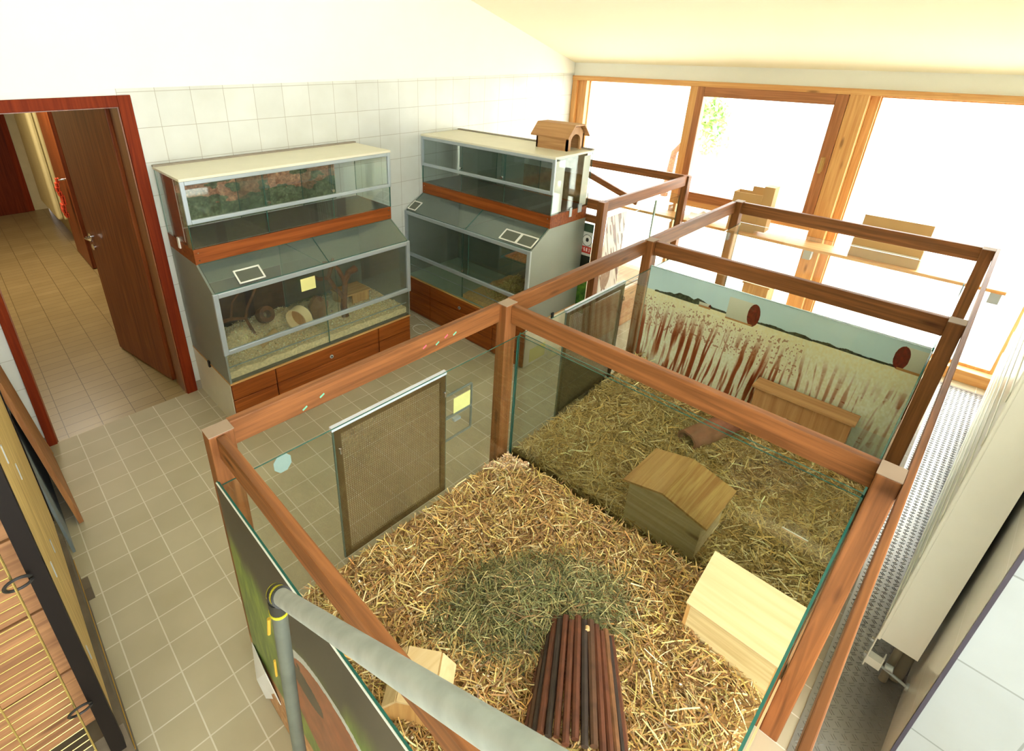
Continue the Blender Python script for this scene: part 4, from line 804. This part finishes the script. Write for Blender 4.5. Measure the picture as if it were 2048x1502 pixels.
# ============================================================ LEFT: tall cage and leaning boards
cg = thing('tall_wooden_cage', 'tall wooden cage with black edges and brass wire front at the left', 'cage', (-1.3, -1.78, 0))
MB().box(-1.012, -1.22, .39, -1.0, -2.30, 2.0).build('side_board', WORN, cg)
MB().box(-1.036, -2.34, .30, -.998, -2.30, 2.0).box(-1.012, -1.19, .38, -.996, -1.22, 2.0).build('black_edge', DARK, cg)
MB().box(-1.70, -2.30, .02, -.985, -1.30, .36).build('plinth', plain('dark_weathered_wood', (92,80,62), .7, var=.3), cg)
MB().box(-.9845, -2.30, .20, -.982, -1.32, .206).build('plinth_strip', plain('brass', (190,150,60), .3, .7), cg)
MB().box(-1.70, -1.32, .39, -1.012, -1.30, 2.0).build('back_board', PLY['z'], cg)
fb = MB()
for k in range(6): fb.box(-1.70, -2.26, .40+k*.27, -1.04, -2.245, .40+k*.27+.262)
fb.build('inner_board', wood('cage_plank', (166,120,78), (126,86,54), 'x', .6), cg, .003)
wr_ = MB(); brass = plain('brass_wire', (200,180,110), .25, .8)
for k in range(30): wr_.tube([(-1.68, -2.345, .36+k*.031), (-1.062, -2.345, .36+k*.031)], .0016, 6)
wr_.tube([(-1.064, -2.348, .34), (-1.064, -2.348, 1.30)], .003, 8).tube([(-1.19, -2.348, .34), (-1.19, -2.348, 1.30)], .0024, 8)
wr_.build('wire_grille', brass, cg, smooth=True)
for z in (1.14, .60):
    m = MB(); 
    for r_ in (.03, .026): m.tube([(-1.055+r_*math.cos(a), -2.352-.008*math.sin(a), z+.85*r_*math.sin(a)) for a in np.linspace(.3, 2*PI-.3, 20)], .0026, 8)
    m.build('wire_loop', BLACK, cg, smooth=True)
st = MB()
for y, z in ((-2.1, 1.35), (-1.9, 1.15), (-2.15, .95), (-1.85, .78), (-2.2, .62), (-2.18, 1.6)): st.box(-1.0, y-.004, z-.03, -.9975, y+.004, z+.03)
st.build('staple', ALU, cg)
MB().box(-.984, -1.52, .13, -.955, -1.45, .20).tube([(-.965, -1.5, .12), (-.965, -1.5, .19)], .008, 8).build('hinge', plain('old_hinge', (110,98,80), .5, .5), cg)
def lean(name, p0, p1, top, th, m, label):
    """sheet: bottom edge p0-p1 on the floor, far top offset 'top', thickness th towards -x"""
    a, b_, t4 = Vector(p0), Vector(p1), Vector(top); n_ = (b_-a).cross(t4).normalized()*th
    vs = [a, b_, b_+t4, a+t4]; vs += [v+n_ for v in vs]
    return tag(MB().add(vs, [(3,2,1,0),(4,5,6,7),(0,1,5,4),(1,2,6,5),(2,3,7,6),(3,0,4,7)]).build(name, m), label, 'board')
lean('leaning_board', (-.922, -.85, .0), (-.945, -.16, .0), (-.10, .0, .95), .022, LEANW, 'long brown wooden board leaning at the left of the doorway')
lean('leaning_sheet', (-.985, -1.04, .0), (-.99, -.30, .0), (-.04, 0, .70), .012, BLUEG, 'grey-blue sheet leaning between the brown board and the cage')
lean('leaning_board', (-.942, -.12, .0), (-.948, -.03, .0), (-.03, 0, .17), .02, PLY['z'], 'short pale wooden offcut leaning behind the long brown board')
for o in bpy.data.objects:
    if '_off' in o: del o['_off']
print('objects', len(bpy.data.objects))
